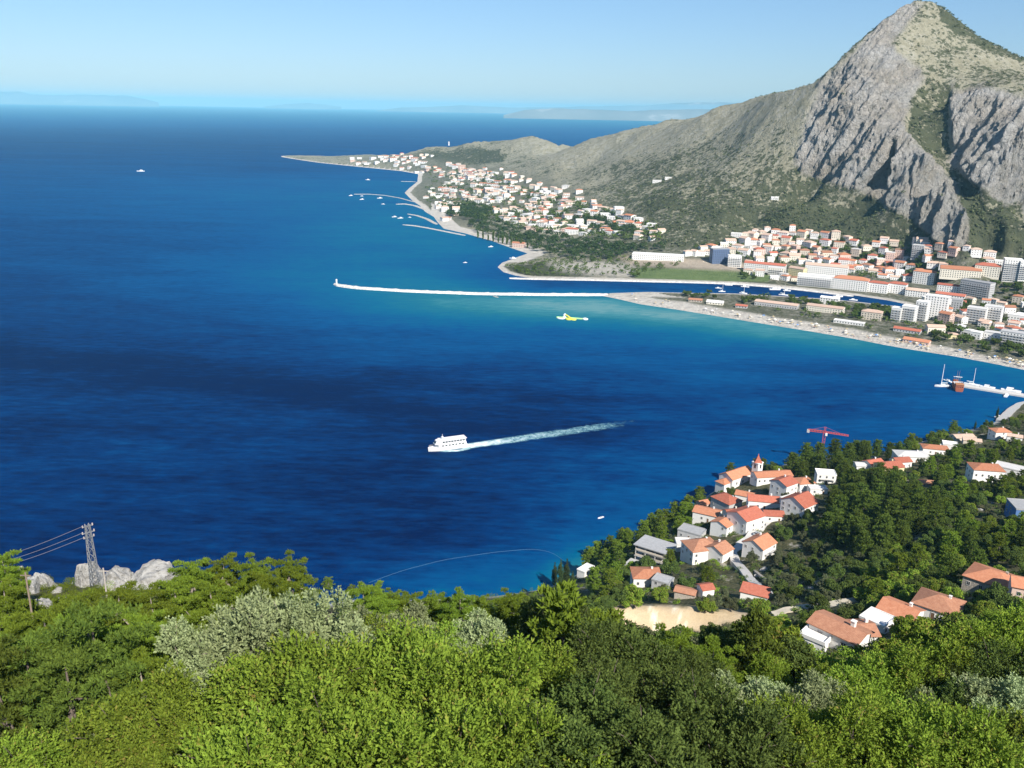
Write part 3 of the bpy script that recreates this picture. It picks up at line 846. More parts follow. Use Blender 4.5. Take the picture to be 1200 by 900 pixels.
def make_silver(key, seed, R_=3.0, Hc=3.2, n=24000, L=0.2, W=0.055, leaf='silver', clumps=34, rmin=.16, rmax=.3, V=.85, up=.8, s0=.35, s1=.65, bark=None, low=-.5):
    """upright sprays of narrow pale leaves"""
    rs = np.random.RandomState(seed)
    cl = round_clumps(rs, Hc, R_, R_ * V, clumps, rmin, rmax, low)
    ns = n // 14
    p, d = crown_points(cl, ns, rs, 0.45, 1.0)
    ax = _unit(d * 0.7 + np.array([0, 0, up]) + rs.normal(size=(ns, 3)) * 0.35)
    k = 14
    tpos = np.tile(np.linspace(0, 1, k), ns)[:, None]
    A = np.repeat(ax, k, 0); B = np.repeat(p, k, 0)
    side = _unit(np.cross(A, rs.normal(size=(ns * k, 3))))
    ln = rs.uniform(s0, s1, ns).repeat(k)[:, None] * R_ / 3.0
    c = B + A * tpos * ln + side * 0.06
    a = _unit(A * 0.8 + side * 0.8)
    nn = _unit(np.cross(a, rs.normal(size=(ns * k, 3))) + np.array([0, 0, .3]))
    b = np.cross(nn, a)
    m = ns * k; l = (L * rs.uniform(.7, 1.3, m))[:, None]; w = (W * rs.uniform(.7, 1.3, m))[:, None]
    v = np.stack([c - a * l * .2, c + a * l * .3 + b * w, c + a * l * .8, c + a * l * .3 - b * w], 1).reshape(-1, 3)
    t = np.repeat(np.clip(rs.uniform(0, 1, ns).repeat(k) * .6 + rs.uniform(0, .4, m), 0, 1), 4)
    kit(key, np_mesh('crown', v, np.arange(m * 4).reshape(m, 4), [LEAF[leaf]], False, None, {'tint': t}), trunk_mesh('trunk', Hc, cl, R_ * 0.055, seed, mat=bark or BARK_PALE, limbs=14, twigs=16), Hc, R_)

def make_pine(key, seed, R_=3.4, Hc=5.5, n=24000, L=0.3, W=0.05, leaf='pine', tiers=7, cone=0.6, spread=1.0, sub=(3, 6), vert=1.0):
    """tiers of boughs, each a flat pad of needle tufts, drooping layers with dark gaps between"""
    rs = np.random.RandomState(seed); cl = []
    top = Hc + R_ * 1.05 * vert; low = Hc - R_ * 0.95 * vert
    for i in range(tiers):
        t = i / (tiers - 1); z = low + (top - low) * t ** 0.9
        rad = R_ * spread * (1 - cone * t) * rs.uniform(.85, 1.1) * (0.75 if i == 0 else 1)
        nb = int(rs.randint(sub[0] + 1, sub[1] + 2) * (1.3 - t * .6)) + 1
        a0_ = rs.uniform(0, 6.28)
        for j in range(nb):
            a = a0_ + 6.283 * j / nb + rs.uniform(-.3, .3); q = rad * rs.uniform(.5, 1.0)
            for s_ in (0.5, 0.95):
                cl.append((math.cos(a) * q * s_, math.sin(a) * q * s_, z + rs.uniform(-.2, .2) - 0.12 * q * s_ + 0.1 * s_ * q, R_ * rs.uniform(.17, .27) * (1.1 - .4 * t)))
    cl.append((0, 0, top, R_ * .16))
    nt_ = n // 6
    p, d = crown_points(cl, nt_, rs, 0.25, 0.32)
    ax = _unit(d * 0.55 + np.array([0, 0, .9]) + rs.normal(size=(nt_, 3)) * .35)
    k = 6; A = np.repeat(ax, k, 0); B = np.repeat(p, k, 0); m = nt_ * k
    a = _unit(A + rs.normal(size=(m, 3)) * .55)
    nn = _unit(np.cross(a, rs.normal(size=(m, 3)))); b = np.cross(nn, a)
    l = (L * rs.uniform(.7, 1.3, m))[:, None]; w = (W * rs.uniform(.7, 1.3, m))[:, None]
    v = np.stack([B, B + a * l * .5 + b * w, B + a * l, B + a * l * .5 - b * w], 1).reshape(-1, 3)
    t = np.repeat(np.clip(rs.uniform(0, 1, nt_).repeat(k) * .7 + rs.uniform(0, .3, m), 0, 1), 4)
    kit(key, np_mesh('crown', v, np.arange(m * 4).reshape(m, 4), [LEAF[leaf]], False, None, {'tint': t}),
        trunk_mesh('trunk', Hc, cl, R_ * 0.06, seed, limbs=16, lean=.06, mat=BARK_PALE if leaf == 'pine' else BARK, top=top * .97), Hc, R_)

def make_cypress(key, seed, R_=1.0, H_=9.0, n=3500, L=0.4, W=0.14, leaf='cypress'):
    rs = np.random.RandomState(seed); cl = []
    for i in range(26):
        t = (i + .5) / 26; r = R_ * (math.sin(math.pi * min(1, t * 1.05 + .08)) ** .6) * .62
        a = rs.uniform(0, 6.28); cl.append((math.cos(a) * r * .55, math.sin(a) * r * .55, .4 + H_ * t, max(.22, r * .9)))
    p, d = crown_points(cl, n, rs, .55, 1.3)
    v, f, t = leaves_mesh('crown', p, d * .8 + rs.normal(size=(n, 3)) * .5 + np.array([0, 0, .2]), L, W, None, rs, -1.5)
    mb = MB(); tube_path(mb, [(0, 0, -.6), (0, 0, H_ * .5), (0.05, 0, H_ * .95)], [R_ * .16, R_ * .12, .03], 6)
    kit(key, np_mesh('crown', v, f, [LEAF[leaf]], False, None, {'tint': t}), mb.mesh('trunk', BARK, True), H_ / 2, R_)

# close trees (leaf by leaf), trees down the slope, trees across the bay
for s in (1, 2, 41): make_silver('broad', s, 3.6, 3.2, 30000, .22, .054, 'broad', 22, .13, .30, .8, .5, .4, .9, BARK, -.5)
for s in (3, 4, 42): make_silver('oak', s, 3.2, 3.2, 28000, .18, .05, 'oak', 24, .15, .34, .9, .45, .3, .6, BARK, -.5)
for s in (5, 6): make_silver('silver', s, n=19000, rmin=.13, rmax=.27)
for s in (7, 8, 43): make_pine('pine', s, 3.6, 3.6, 30000, .3, .036, 'pine', 5, .42, 1.15, vert=.72)
make_pine('layered', 9, 4.2, 4.4, 30000, .3, .038, 'darkpine', 6, .45, 1.2, vert=.95)
for s in (11, 12, 13): make_pine('mid_pine', s, 4.2, 6.0, 6000, .7, .13, 'darkpine' if s == 13 else 'pine', 6, .5)
for s in (14, 15): make_pine('mid_darkpine', s, 4.5, 6.4, 6500, .7, .14, 'darkpine', 7, .45, sub=(4, 7))
for s in (16, 17, 18): make_broad('mid_broad', s, 3.6, 3.4, 4200, .55, .30, 'broad' if s != 18 else 'oak', 20)
for s in (19, 20): make_broad('mid_oak', s, 3.4, 3.2, 4200, .5, .28, 'oak', 22, jitter=.9)
for s in (21, 22): make_broad('mid_olive', s, 2.7, 2.5, 3200, .45, .2, 'olive', 18, jitter=.9, bark=BARK_PALE)
for s in (23, 24): make_cypress('cypress', s, 1.5)
for s in (25, 26, 27): make_broad('far_round', s, 4.5, 4.2, 520, 1.5, 1.0, 'oak', 12)
for s in (28,): make_cypress('far_poplar', s, 2.2, 20, 420, 2.2, 1.2, 'oak')

LOOK = {'broad': ('leafy bright green tree', 'broadleaf_tree'), 'oak': ('dense dark green oak', 'oak_tree'), 'silver': ('pale silvery tree with upright sprays', 'silver_leaved_tree'),
        'pine': ('yellowish green pine', 'pine_tree'), 'layered': ('dark pine with layered boughs', 'pine_tree'), 'mid_pine': ('green pine', 'pine_tree'), 'mid_darkpine': ('dark dense pine', 'pine_tree'),
        'mid_broad': ('leafy green tree', 'broadleaf_tree'), 'mid_oak': ('dark round oak', 'oak_tree'), 'mid_olive': ('grey green olive tree', 'olive_tree'), 'cypress': ('slim dark cypress', 'cypress_tree'),
        'far_round': ('dark rounded tree', 'round_tree'), 'far_poplar': ('tall narrow poplar', 'poplar_tree')}
TREES = []      # (object, species look, px, py) for the labels
def plant(key, loc, s=1.0, rz=None, variant=None, sz=None, group=None, label=None):
    v = KIT[key]; crown, trunk, Hc, Rc = v[variant if variant is not None else rnd.randrange(len(v))]
    o = empty(LOOK[key][1], tuple(loc), rnd.uniform(0, 6.28) if rz is None else rz)
    o.scale = (s, s, s * (sz or rnd.uniform(.88, 1.15)))
    link('crown', crown, o); link('trunk', trunk, o)
    px, py = project(loc[0], loc[1], loc[2] + Hc * s)
    tag(o, label, 'tree', group)
    if not label: TREES.append((o, LOOK[key][0], float(px), float(py)))
    return o
def plant_px(key, px, py, s=1.0, **kw):
    """crown centre seen at (px, py), standing on the ground there"""
    p = ground_hit(px, py, KIT[key][0][2] * s)
    return plant(key, p, s, **kw)
# ================================================================ houses: kit
W_WHITE = plain('white_render', (0.80, 0.78, 0.74), 0.85, 0.05, 0.7)
W_CREAM = plain('cream_render', (0.74, 0.68, 0.56), 0.85, 0.06, 0.7)
W_YELLOW = plain('yellow_render', (0.76, 0.66, 0.38), 0.85, 0.06, 0.7)
W_PINK = plain('pink_render', (0.68, 0.50, 0.42), 0.85, 0.06, 0.7)
W_GREY = plain('grey_render', (0.48, 0.47, 0.46), 0.9, 0.1, 0.7)
W_BEIGE = plain('beige_render', (0.60, 0.53, 0.43), 0.9, 0.08, 0.7)
W_BLUE = plain('blue_render', (0.10, 0.20, 0.42), 0.85, 0.08, 0.7)
W_DARKBLUE = plain('dark_blue_cladding', (0.09, 0.13, 0.22), 0.6, 0.15, 0.7)
W_STONE = plain('stone_wall', (0.42, 0.37, 0.31), 0.95, 0.35, 2.2, bump=0.5)
CONCRETE = plain('concrete', (0.44, 0.43, 0.41), 0.9, 0.14, 0.9)
PALEROOF = plain('pale_roof', (0.62, 0.60, 0.57), 0.85, 0.1, 0.8)
GREYROOF = plain('grey_roof', (0.36, 0.36, 0.36), 0.85, 0.14, 0.8)
GLASS = plain('window_glass', (0.035, 0.045, 0.055), 0.15, 0.1, 1, spec=0.6)
FRAME = plain('window_frame', (0.62, 0.60, 0.57), 0.6, 0.05, 2)
SHUTTER = plain('green_shutter', (0.06, 0.12, 0.08), 0.7, 0.1, 2)
WOODDOOR = plain('brown_door', (0.16, 0.09, 0.05), 0.7, 0.15, 3)
def roof_mat(name, lo, hi):
    m, t, out = new_mat(name); k = NT(t)
    b = k.n('BsdfPrincipled'); k.l(b.outputs[0], out.inputs[0]); b.inputs['Roughness'].default_value = 0.9; b.inputs['Specular IOR Level'].default_value = 0.15
    tc = k.n('TexCoord').outputs['Object']; g = k.n('NewGeometry').outputs['Position']
    f = k.math('ADD', k.math('MULTIPLY', k.noise(g, 0.9, 5, .75), .6), k.math('MULTIPLY', k.noise(g, 4.0, 3, .7), .4))
    c = k.ramp(f, [(0.36, lo), (0.52, tuple((a + b2) / 2 for a, b2 in zip(lo, hi))), (0.66, hi)])
    oi = k.n('ObjectInfo').outputs['Random']
    h = k.n('HueSaturation'); k.l(c, h.inputs['Color']); k.l(k.math('ADD', k.math('MULTIPLY', oi, .3), .85), h.inputs['Value'])
    k.l(h.outputs[0], b.inputs['Base Color'])
    wv = k.n('TexWave', wave_type='BANDS', bands_direction='X'); wv.inputs['Scale'].default_value = 1.3; k.l(tc, wv.inputs[0])
    bp = k.n('Bump'); bp.inputs['Strength'].default_value = 0.35; bp.inputs['Distance'].default_value = 0.1
    k.l(wv.outputs['Fac'], bp.inputs['Height']); k.l(bp.outputs[0], b.inputs['Normal'])
    return m
R_ORANGE = roof_mat('orange_tiles', (0.43, 0.165, 0.088), (0.60, 0.28, 0.165))
R_RED = roof_mat('red_tiles', (0.36, 0.105, 0.066), (0.52, 0.185, 0.12))
R_BROWN = roof_mat('weathered_tiles', (0.32, 0.14, 0.085), (0.50, 0.26, 0.16))
R_PALE = roof_mat('faded_tiles', (0.50, 0.33, 0.24), (0.66, 0.50, 0.40))

def _window_mesh():
    mb = MB()
    mb.box((0, 0.0, 0), (1.0, .06, 1.3), 0)
    for x in (-.53, .53): mb.box((x, -.03, 0), (.1, .14, 1.46), 1)
    for z in (-.7, .7): mb.box((0, -.034, z), (1.16, .15, .1), 1)
    mb.box((0, -.032, 0), (.06, .1, 1.28), 1)
    return mb.mesh('window', [GLASS, FRAME])
WIN = _window_mesh()
def _door_mesh():
    mb = MB(); mb.box((0, 0, 1.05), (.95, .08, 2.1), 0)
    for x in (-.53, .53): mb.box((x, -.02, 1.08), (.11, .16, 2.2), 1)
    mb.box((0, -.024, 2.2), (1.18, .17, .12), 1)
    return mb.mesh('door', [WOODDOOR, FRAME])
DOOR = _door_mesh()

def wall_mesh(w, d, h, roof, pitch, base=4.0, ridge='x', win=None):
    """walls up to the eaves with the gable triangles; win: rows of dark openings set into them (distant houses)"""
    mb = MB(); x, y = w / 2, d / 2
    if roof == 'gable':
        rz = h + y * pitch
        vs = [(-x, -y, -base), (x, -y, -base), (x, y, -base), (-x, y, -base), (-x, -y, h), (x, -y, h), (x, y, h), (-x, y, h), (-x, 0, rz), (x, 0, rz)]
        mb.add(vs, [(0, 1, 5, 4), (1, 2, 6, 9, 5), (2, 3, 7, 6), (3, 0, 4, 8, 7), (3, 2, 1, 0)])
    else:
        mb.box((0, 0, (h - base) / 2), (w, d, h + base))
    if win:
        fl, = (win,)
        for f in range(max(1, int(h / 2.9))):
            z = 1.6 + f * 2.9
            for fx, fy, L in ((0, -1, w), (1, 0, d), (-1, 0, d)):
                n = max(1, int(L / 3.2))
                for i in range(n):
                    u = (i + .5) / n * L - L / 2
                    if fx == 0: mb.box((u, -y, z), (1.15, .12, 1.4), 1)
                    else: mb.box((fx * x, u, z), (.12, 1.15, 1.4), 1)
    return mb

def roof_mesh(w, d, h, roof, pitch, over=0.45, th=0.18):
    mb = MB(); x, y = w / 2 + over, d / 2 + over
    if roof == 'gable':
        z0 = h - over * pitch + .03; z1 = h + d / 2 * pitch + .03
        A = [(-x, -y, z0), (x, -y, z0), (x, 0, z1), (-x, 0, z1), (-x, y, z0), (x, y, z0)]
        B = [(a, b, c + th) for a, b, c in A]
        mb.add(A + B, [(0, 3, 2, 1), (3, 4, 5, 2), (6, 7, 8, 9), (9, 8, 11, 10), (0, 1, 7, 6), (4, 10, 11, 5), (0, 6, 9, 3), (3, 9, 10, 4), (1, 2, 8, 7), (2, 5, 11, 8)])
    elif roof == 'hip':
        z0 = h + .02; m = min(x, y); z1 = z0 + m * pitch; rx, ry = x - m, y - m
        if rx < .05: rx = .05
        if ry < .05: ry = .05
        A = [(-x, -y, z0), (x, -y, z0), (x, y, z0), (-x, y, z0), (-x, -y, z0 + th), (x, -y, z0 + th), (x, y, z0 + th), (-x, y, z0 + th)]
        T = [(-rx, -ry, z1), (rx, -ry, z1), (rx, ry, z1), (-rx, ry, z1)]
        mb.add(A + T, [(3, 2, 1, 0), (0, 1, 5, 4), (1, 2, 6, 5), (2, 3, 7, 6), (3, 0, 4, 7), (4, 5, 9, 8), (5, 6, 10, 9), (6, 7, 11, 10), (7, 4, 8, 11), (8, 9, 10, 11)])
    elif roof == 'shed':
        z0 = h + .02; z1 = h + d * pitch
        A = [(-x, -y, z0), (x, -y, z0), (x, y, z1), (-x, y, z1)]
        mb.add(A + [(a, b, c + th) for a, b, c in A], [(3, 2, 1, 0), (4, 5, 6, 7), (0, 1, 5, 4), (1, 2, 6, 5), (2, 3, 7, 6), (3, 0, 4, 7)])
    else:
        mb.box((0, 0, h + .16), (w + over * .8, d + over * .8, .3))
        if over > 0:
            for sx in (-1, 1): mb.box((sx * (w / 2 + over * .4 - .12), 0, h + .5), (.24, d + over * .8 - .02, .4))
            for sy in (-1, 1): mb.box((0, sy * (d / 2 + over * .4 - .12), h + .497), (w + over * .8 - .5, .24, .4))
    return mb

FOOT = []       # (x, y, radius) where trees may not stand
CLEAR = []      # (px, py, half width, half height, distance): keep these sight lines free of crowns in front
HOUSES = []
def face_yaw(loc, yaw_deg): return -math.atan2(loc[0], loc[1]) + R(yaw_deg)

def house(px, py, w, d, h, yaw, roof='gable', wall=None, rm=None, pitch=.42, label=None, group=None, name='house', cat='house', windows=True, chimney=True, loc=None, skip=(), door=True, extra=None, balcony=False, clear=True):
    wall = wall or W_WHITE; rm = rm or R_ORANGE
    if py < 700: w, d, h = w * 1.26, d * 1.22, h * .95
    p = np.array(ground_hit(px, py) if loc is None else loc)
    # the base line seen is that of the near wall: step back by half the depth
    dirn = np.array([p[0], p[1], 0]); dirn /= np.linalg.norm(dirn)
    if loc is None:
        p = p + dirn * (d / 2 * abs(math.cos(R(yaw))) + w / 2 * abs(math.sin(R(yaw)))) * .85
    rz = face_yaw(p, yaw)
    o = empty(name, tuple(p), rz, label, cat, group)
    wall_mesh(w, d, h, roof, pitch).build('wall', wall, o)
    rf = roof_mesh(w, d, h, roof, pitch).build('roof', rm, o)
    if chimney and roof in ('gable', 'hip'):
        c = MB(); zc = h + d / 2 * pitch * (.7 if roof == 'gable' else .5)
        c.box((w * .22, d * .14, zc + .3), (.7, .7, 1.9)); c.box((w * .22, d * .14, zc + 1.33), (.9, .9, .14))
        c.build('chimney', wall, rf)
    if windows:
        fl = max(1, int((h + .4) / 2.8)); co, si = math.cos(rz), math.sin(rz)
        for nx, ny, L, off in ((0, -1, w, d / 2), (0, 1, w, d / 2), (1, 0, d, w / 2), (-1, 0, d, w / 2)):
            wx, wy = nx * co - ny * si, nx * si + ny * co
            if wx * dirn[0] + wy * dirn[1] > -.12: continue          # a face the viewpoint side never sees
            n = max(1, int(L / 3.4))
            for f in range(fl):
                for i in range(n):
                    if rnd.random() < .3: continue
                    u = (i + .5) / n * L - L / 2
                    a = math.atan2(nx, -ny)
                    isd = door and f == 0 and i == n // 2 and ny == -1
                    q = link('door' if isd else 'window', DOOR if isd else WIN, o)
                    q.location = (nx * off - ny * 0 + (-ny) * u * (0 if nx else 1) + 0, ny * off + (nx * u), (.02 if isd else 1.65) + f * 2.8)
                    q.rotation_euler = (0, 0, a)
                    if not nx: q.location.x = u
    if balcony:
        b = MB(); b.box((0, -d / 2 - .7, 2.9), (w * .7, 1.35, .18))
        for i in range(9): b.box((-w * .34 + i * w * .085, -d / 2 - 1.32, 3.45), (.05, .05, .95))
        b.box((0, -d / 2 - 1.32, 3.95), (w * .7, .07, .07))
        b.build('balcony', CONCRETE, o)
    if extra: extra(o)
    r = max(w, d) * .62
    FOOT.append((p[0], p[1], r))
    if clear:
        dist = math.hypot(p[0], p[1]); qx, qy = project(p[0], p[1], p[2] + h * .6)
        CLEAR.append((float(qx), float(qy), FPX / dist * (w * abs(math.cos(R(yaw))) + d * abs(math.sin(R(yaw)))) * .45, FPX / dist * h * .42 + 1, dist))
    HOUSES.append((o, float(px), float(py)))
    return o

# ================================================================ the village under the viewpoint
G = 'houses of the hillside village'
def church():
    p = ground_hit(862, 568); rz = face_yaw(p, 52)
    o = empty('church', tuple(p), rz, scale=1.22, label='small white church with orange roof and pointed bell tower at the village edge', cat='church')
    w, d, h = 17, 9, 6.5
    wall_mesh(w, d, h, 'gable', .55).build('nave_wall', W_WHITE, o)
    roof_mesh(w, d, h, 'gable', .55).build('roof', R_ORANGE, o)
    a = MB(); a.box((-w / 2 - 2.2, 0, 1.2), (4.4, 6, 6.0)); a.build('apse', W_WHITE, o)
    b = MB(); b.add([(-w / 2 - 4.8, -3.4, 4.2), (-w / 2 - 4.8, 3.4, 4.2), (-w / 2, 3.4, 4.25), (-w / 2, -3.4, 4.25), (-w / 2, 0, 6.1), (-w / 2 - 2.0, 0, 5.9)], [(0, 3, 4, 5), (1, 5, 4, 2), (0, 5, 1), (0, 1, 2, 3)]); b.build('apse_roof', R_ORANGE, o)
    t = MB(); t.box((w / 2 - .5, -d / 2 - 2.2, 5.2), (3.9, 3.9, 16.4)); t.box((w / 2 - .5, -d / 2 - 2.2, 13.5), (4.4, 4.4, .4)); tw = t.build('bell_tower', W_WHITE, o)
    cx, cy = w / 2 - .5, -d / 2 - 2.2
    s = MB(); s.lathe([(2.9, 13.7), (2.2, 14.3), (.3, 17.2), (.25, 17.8), (.05, 18.3)], 4, (cx, cy, 0)); s.build('spire', R_RED, tw)
    for dx, dy in ((0, -1.98), (-1.98, 0), (1.98, 0), (0, 1.98)):
        q = MB(); q.box((cx + dx, cy + dy, 11.6), (1.1 if dx == 0 else .12, 1.1 if dy == 0 else .12, 2.1)); q.build('belfry_opening', GLASS, tw)
    for i in range(3):
        q = link('window', WIN, o); q.location = (-5 + i * 5, -d / 2, 3.6)
    FOOT.append((p[0], p[1], 14)); CLEAR.append((862, 555, 20, 10, 505)); CLEAR.append((880, 545, 6, 10, 505))
church()
house(903, 568, 19, 8, 4.2, 28, 'gable', W_WHITE, R_ORANGE, .35, 'long white house with a low orange roof just behind the church tower', G)
house(917, 583, 8.5, 9.5, 8.0, 55, 'gable', W_WHITE, R_RED, .38, 'tall blank white gabled house with a red roof uphill of the church', G, skip=())
house(940, 578, 8, 7.5, 6.0, 35, 'hip', W_WHITE, R_ORANGE, .4, 'white house with faded orange roof joined behind the tall white gable', G)
house(966, 567, 9, 7, 6.0, 12, 'flat', W_WHITE, W_WHITE, .1, 'modern white flat roofed house with terraces beside the big pines', G, balcony=True)
house(957, 580, 8, 5, 3.0, 20, 'flat', W_WHITE, PALEROOF, .1, 'low white annex between the modern flat roofed house and the dark pines', G, chimney=False)
house(935, 606, 10, 12, 6.6, 58, 'gable', W_WHITE, R_RED, .5, 'white house with a steep red roof and a broad blank gable below the pines', G)
house(894, 597, 14, 7.5, 4.8, 8, 'gable', W_WHITE, R_RED, .4, 'long white house with red roof and a walled yard in the middle of the village', G)
house(850, 600, 11, 9, 5.4, -40, 'hip', W_GREY, R_RED, .5, 'house with shade-toned grey walls and a red hipped roof at the seaward edge of the village', G)  # grey render stands for the shade on its left wall
house(872, 626, 11, 11, 8.2, 50, 'gable', W_WHITE, R_RED, .4, 'tallest white house with a plain gable in the centre of the village', G)
house(828, 612, 11, 8, 4.6, -14, 'gable', W_WHITE, R_ORANGE, .35, 'white house with long orange roof above the grey flat roofed building', G)
house(847, 629, 8, 8, 6.2, 60, 'gable', W_WHITE, R_ORANGE, .38, 'white house with small orange gable roof against the tallest white house', G)
house(823, 596, 5, 5, 2.8, 40, 'gable', W_PINK, R_ORANGE, .5, 'tiny pinkish hut with an orange roof among the seaside pines', G, chimney=False)
house(810, 634, 10, 7, 4.0, -20, 'flat', W_GREY, GREYROOF, .1, 'grey flat roofed building below the long orange roof', G, chimney=False)
house(820, 661, 12, 10, 6.6, 30, 'hip', W_WHITE, R_BROWN, .5, 'big white house with a hipped orange roof at the lower end of the village street', G)
house(841, 659, 7, 8.5, 5.2, 58, 'gable', W_WHITE, R_BROWN, .45, 'white gabled wing with dark windows joined to the big hipped roof house', G)
house(888, 656, 9, 9, 6.4, 60, 'gable', W_WHITE, R_ORANGE, .5, 'white house with an orange gable and a balcony beside the pale lane', G, balcony=True)
house(756, 688, 9.5, 8, 4.2, 10, 'hip', W_WHITE, R_ORANGE, .38, 'low white house with orange roof just below the unfinished concrete building', G)
house(826, 700, 5, 5, 3.2, 30, 'gable', W_WHITE, R_RED, .4, 'small white house with red roof half hidden in trees above the sandy bank', G, chimney=False)
house(803, 702, 8, 5, 2.4, -10, 'gable', W_STONE, R_BROWN, .3, 'low brown roofed shed in the trees just above the sandy bank', G, chimney=False, windows=False)
house(884, 704, 10, 5.5, 2.4, -8, 'shed', W_WHITE, R_RED, .22, 'low shed with a striped red roof at the top end of the pale lane', G, chimney=False, windows=False)
house(686, 676, 7, 4, 2.8, 55, 'flat', W_WHITE, W_WHITE, .1, 'white boathouse on the shore beside the tall cypresses', G, chimney=False)
house(905, 612, 8, 6, 3.6, 15, 'gable', W_WHITE, R_RED, .4, 'small white house with a red roof facing the village square', G, chimney=False)
house(858, 612, 7, 6, 4.4, 30, 'gable', W_CREAM, R_RED, .4, 'narrow cream house with a red roof wedged between taller white houses', G)
house(800, 646, 6, 6, 3.6, 10, 'flat', W_WHITE, PALEROOF, .1, 'white flat roofed annex between the grey building and the big hipped roof', G, chimney=False)
house(872, 588, 8, 6, 3.8, -10, 'gable', W_WHITE, R_ORANGE, .4, 'small orange roofed house below the church gardens', G)
house(925, 596, 7, 6, 4.0, 50, 'flat', W_WHITE, PALEROOF, .1, 'white terrace house beside the steep red roof', G, chimney=False)
house(776, 690, 6, 5, 2.6, -20, 'flat', W_GREY, GREYROOF, .1, 'small grey flat roofed garage below the concrete building', G, chimney=False)
def concrete_building():
    p = ground_hit(768, 662); rz = face_yaw(p, -24); p = p + np.array([0, 4, 0])
    o = empty('unfinished_building', tuple(p), rz, 'unfinished concrete building with open storeys and a flat grey roof by the sea', 'building')
    for i, (z, s) in enumerate(((.2, 1.0), (3.2, 1.0), (6.2, .96))):
        m = MB(); m.box((0, 0, z), (17 * s, 12 * s, .35)); m.build('floor_slab', CONCRETE, o)
    m = MB(); m.box((0, 0, 9.25), (18, 13, .5)); m.build('roof', GREYROOF, o)
    m = MB(); m.box((1.5, 1.5, 1.8), (13, 8.5, 2.8)); m.box((1.5, 1.5, 4.75), (13, 8.5, 2.6)); m.box((1.5, 1.5, 7.65), (13, 8.5, 2.6)); m.box((0, 0, -2.2), (17, 12, 4.4)); m.build('wall', W_BEIGE, o)
    for x in (-8, -2.7, 2.7, 8):
        m = MB()
        for z in (1.78, 4.75, 7.65): m.box((x, -5.5, z), (.4, .4, 2.6 if z > 2 else 2.8))
        m.build('column', CONCRETE, o)
    for z in (4.0, 7.0):
        m = MB(); m.box((0, -5.85, z), (16, .16, .95)); m.build('parapet', W_BEIGE, o)
    m = MB(); m.box((-4, -10, -1.2), (12, 7.5, 5.0)); m.build('terrace', CONCRETE, o)
    FOOT.append((p[0], p[1], 13)); CLEAR.append((770, 642, 26, 15, 370))
concrete_building()
# up the shore
house(1010, 553, 8, 6, 4.0, 20, 'gable', W_WHITE, PALEROOF, .3, 'white house with pale roof beside the pines, first of the shore row', G, chimney=False)
house(1022, 553, 9, 8, 4.6, 48, 'gable', W_WHITE, R_RED, .42, 'house with a narrow red roof between the pale roof and the yellow wall', G)
house(1040, 556, 12, 9, 4.0, 40, 'gable', W_YELLOW, R_RED, .42, 'yellow walled house with a folded red roof above the big pines', G)
house(1054, 549, 9, 7, 4.4, 38, 'gable', W_WHITE, R_RED, .42, 'white house with red roof joined to the yellow walled house', G)
house(1066, 543, 17, 10, 4.4, 22, 'hip', W_WHITE, PALEROOF, .3, 'wide house with a pale stone grey roof on the shore slope', G)
house(1094, 533, 14, 8, 4.2, 14, 'hip', W_WHITE, R_ORANGE, .35, 'house with a broad orange roof next to the wide pale roof', G)
house(1112, 527, 8, 6, 4.0, 8, 'flat', W_WHITE, W_WHITE, .1, 'small white flat roofed house past the broad orange roof', G, chimney=False)
house(1127, 518, 13, 7, 3.0, 38, 'gable', W_BEIGE, R_PALE, .3, 'long low house with faded pink roof at the water side', G)
house(1138, 521, 10, 6, 3.0, 10, 'gable', W_BEIGE, R_PALE, .3, 'low house with faded roof and beige wall behind the long pink roof', G)
house(1170, 515, 10, 8, 5.8, 35, 'hip', W_WHITE, R_ORANGE, .4, 'white two storey house with small orange roof near the quay', G)
house(1188, 517, 8, 6, 3.6, 5, 'gable', W_WHITE, R_PALE, .3, 'small white house among trees just uphill of the quay', G)
house(1152, 566, 14, 10, 8.0, 22, 'hip', W_WHITE, R_ORANGE, .36, 'large white house with broad orange hipped roof standing alone in the trees', G)
house(1186, 558, 16, 8, 4.2, -6, 'flat', W_WHITE, PALEROOF, .1, 'long low white building with pale roof next to the large orange roofed house', G, chimney=False)
house(1196, 612, 9, 10, 6.6, 24, 'flat', W_BLUE, GREYROOF, .1, 'blue house with a flat grey roof at the picture edge', G, chimney=False)
house(1084, 572, 6, 5, 2.8, 20, 'gable', W_STONE, R_BROWN, .35, 'tiny brown roofed hut in the trees below the pale stone roof', G, chimney=False)
# row of roofs under the green slope
house(980, 766, 9, 5.5, 3.2, -24, 'gable', W_WHITE, R_BROWN, .3, 'white house with folded brown orange roofs at the bottom of the green slope', G, door=False, windows=True)
house(1008, 757, 5, 7, 3.0, 28, 'gable', W_WHITE, R_BROWN, .3, 'brown orange roof house set crosswise against the folded roof house', G)
house(955, 769, 4.5, 5, 2.8, -20, 'flat', W_WHITE, W_WHITE, .1, 'white walled flat annex at the low end of the folded brown roofs', G, chimney=False)
house(1025, 744, 7, 7, 3.2, -22, 'flat', W_WHITE, W_WHITE, .1, 'white flat roofed terrace house between brown and bright orange roofs', G, chimney=False)
house(1052, 735, 10, 9, 3.2, -18, 'gable', W_WHITE, R_ORANGE, .36, 'house with a plain bright orange roof in the row under the green slope', G)
house(1096, 727, 12, 11, 3.2, -10, 'hip', W_WHITE, R_BROWN, .42, 'house with a large weathered hipped roof at the upper end of the row', G)
house(1160, 698, 12, 10, 4.0, -12, 'hip', W_STONE, R_ORANGE, .4, 'stone house with bright orange roof in dense trees above the row', G)
house(1198, 702, 8, 8, 3.8, 10, 'gable', W_PINK, R_ORANGE, .4, 'pinkish house with orange roof beside the stone house', G)

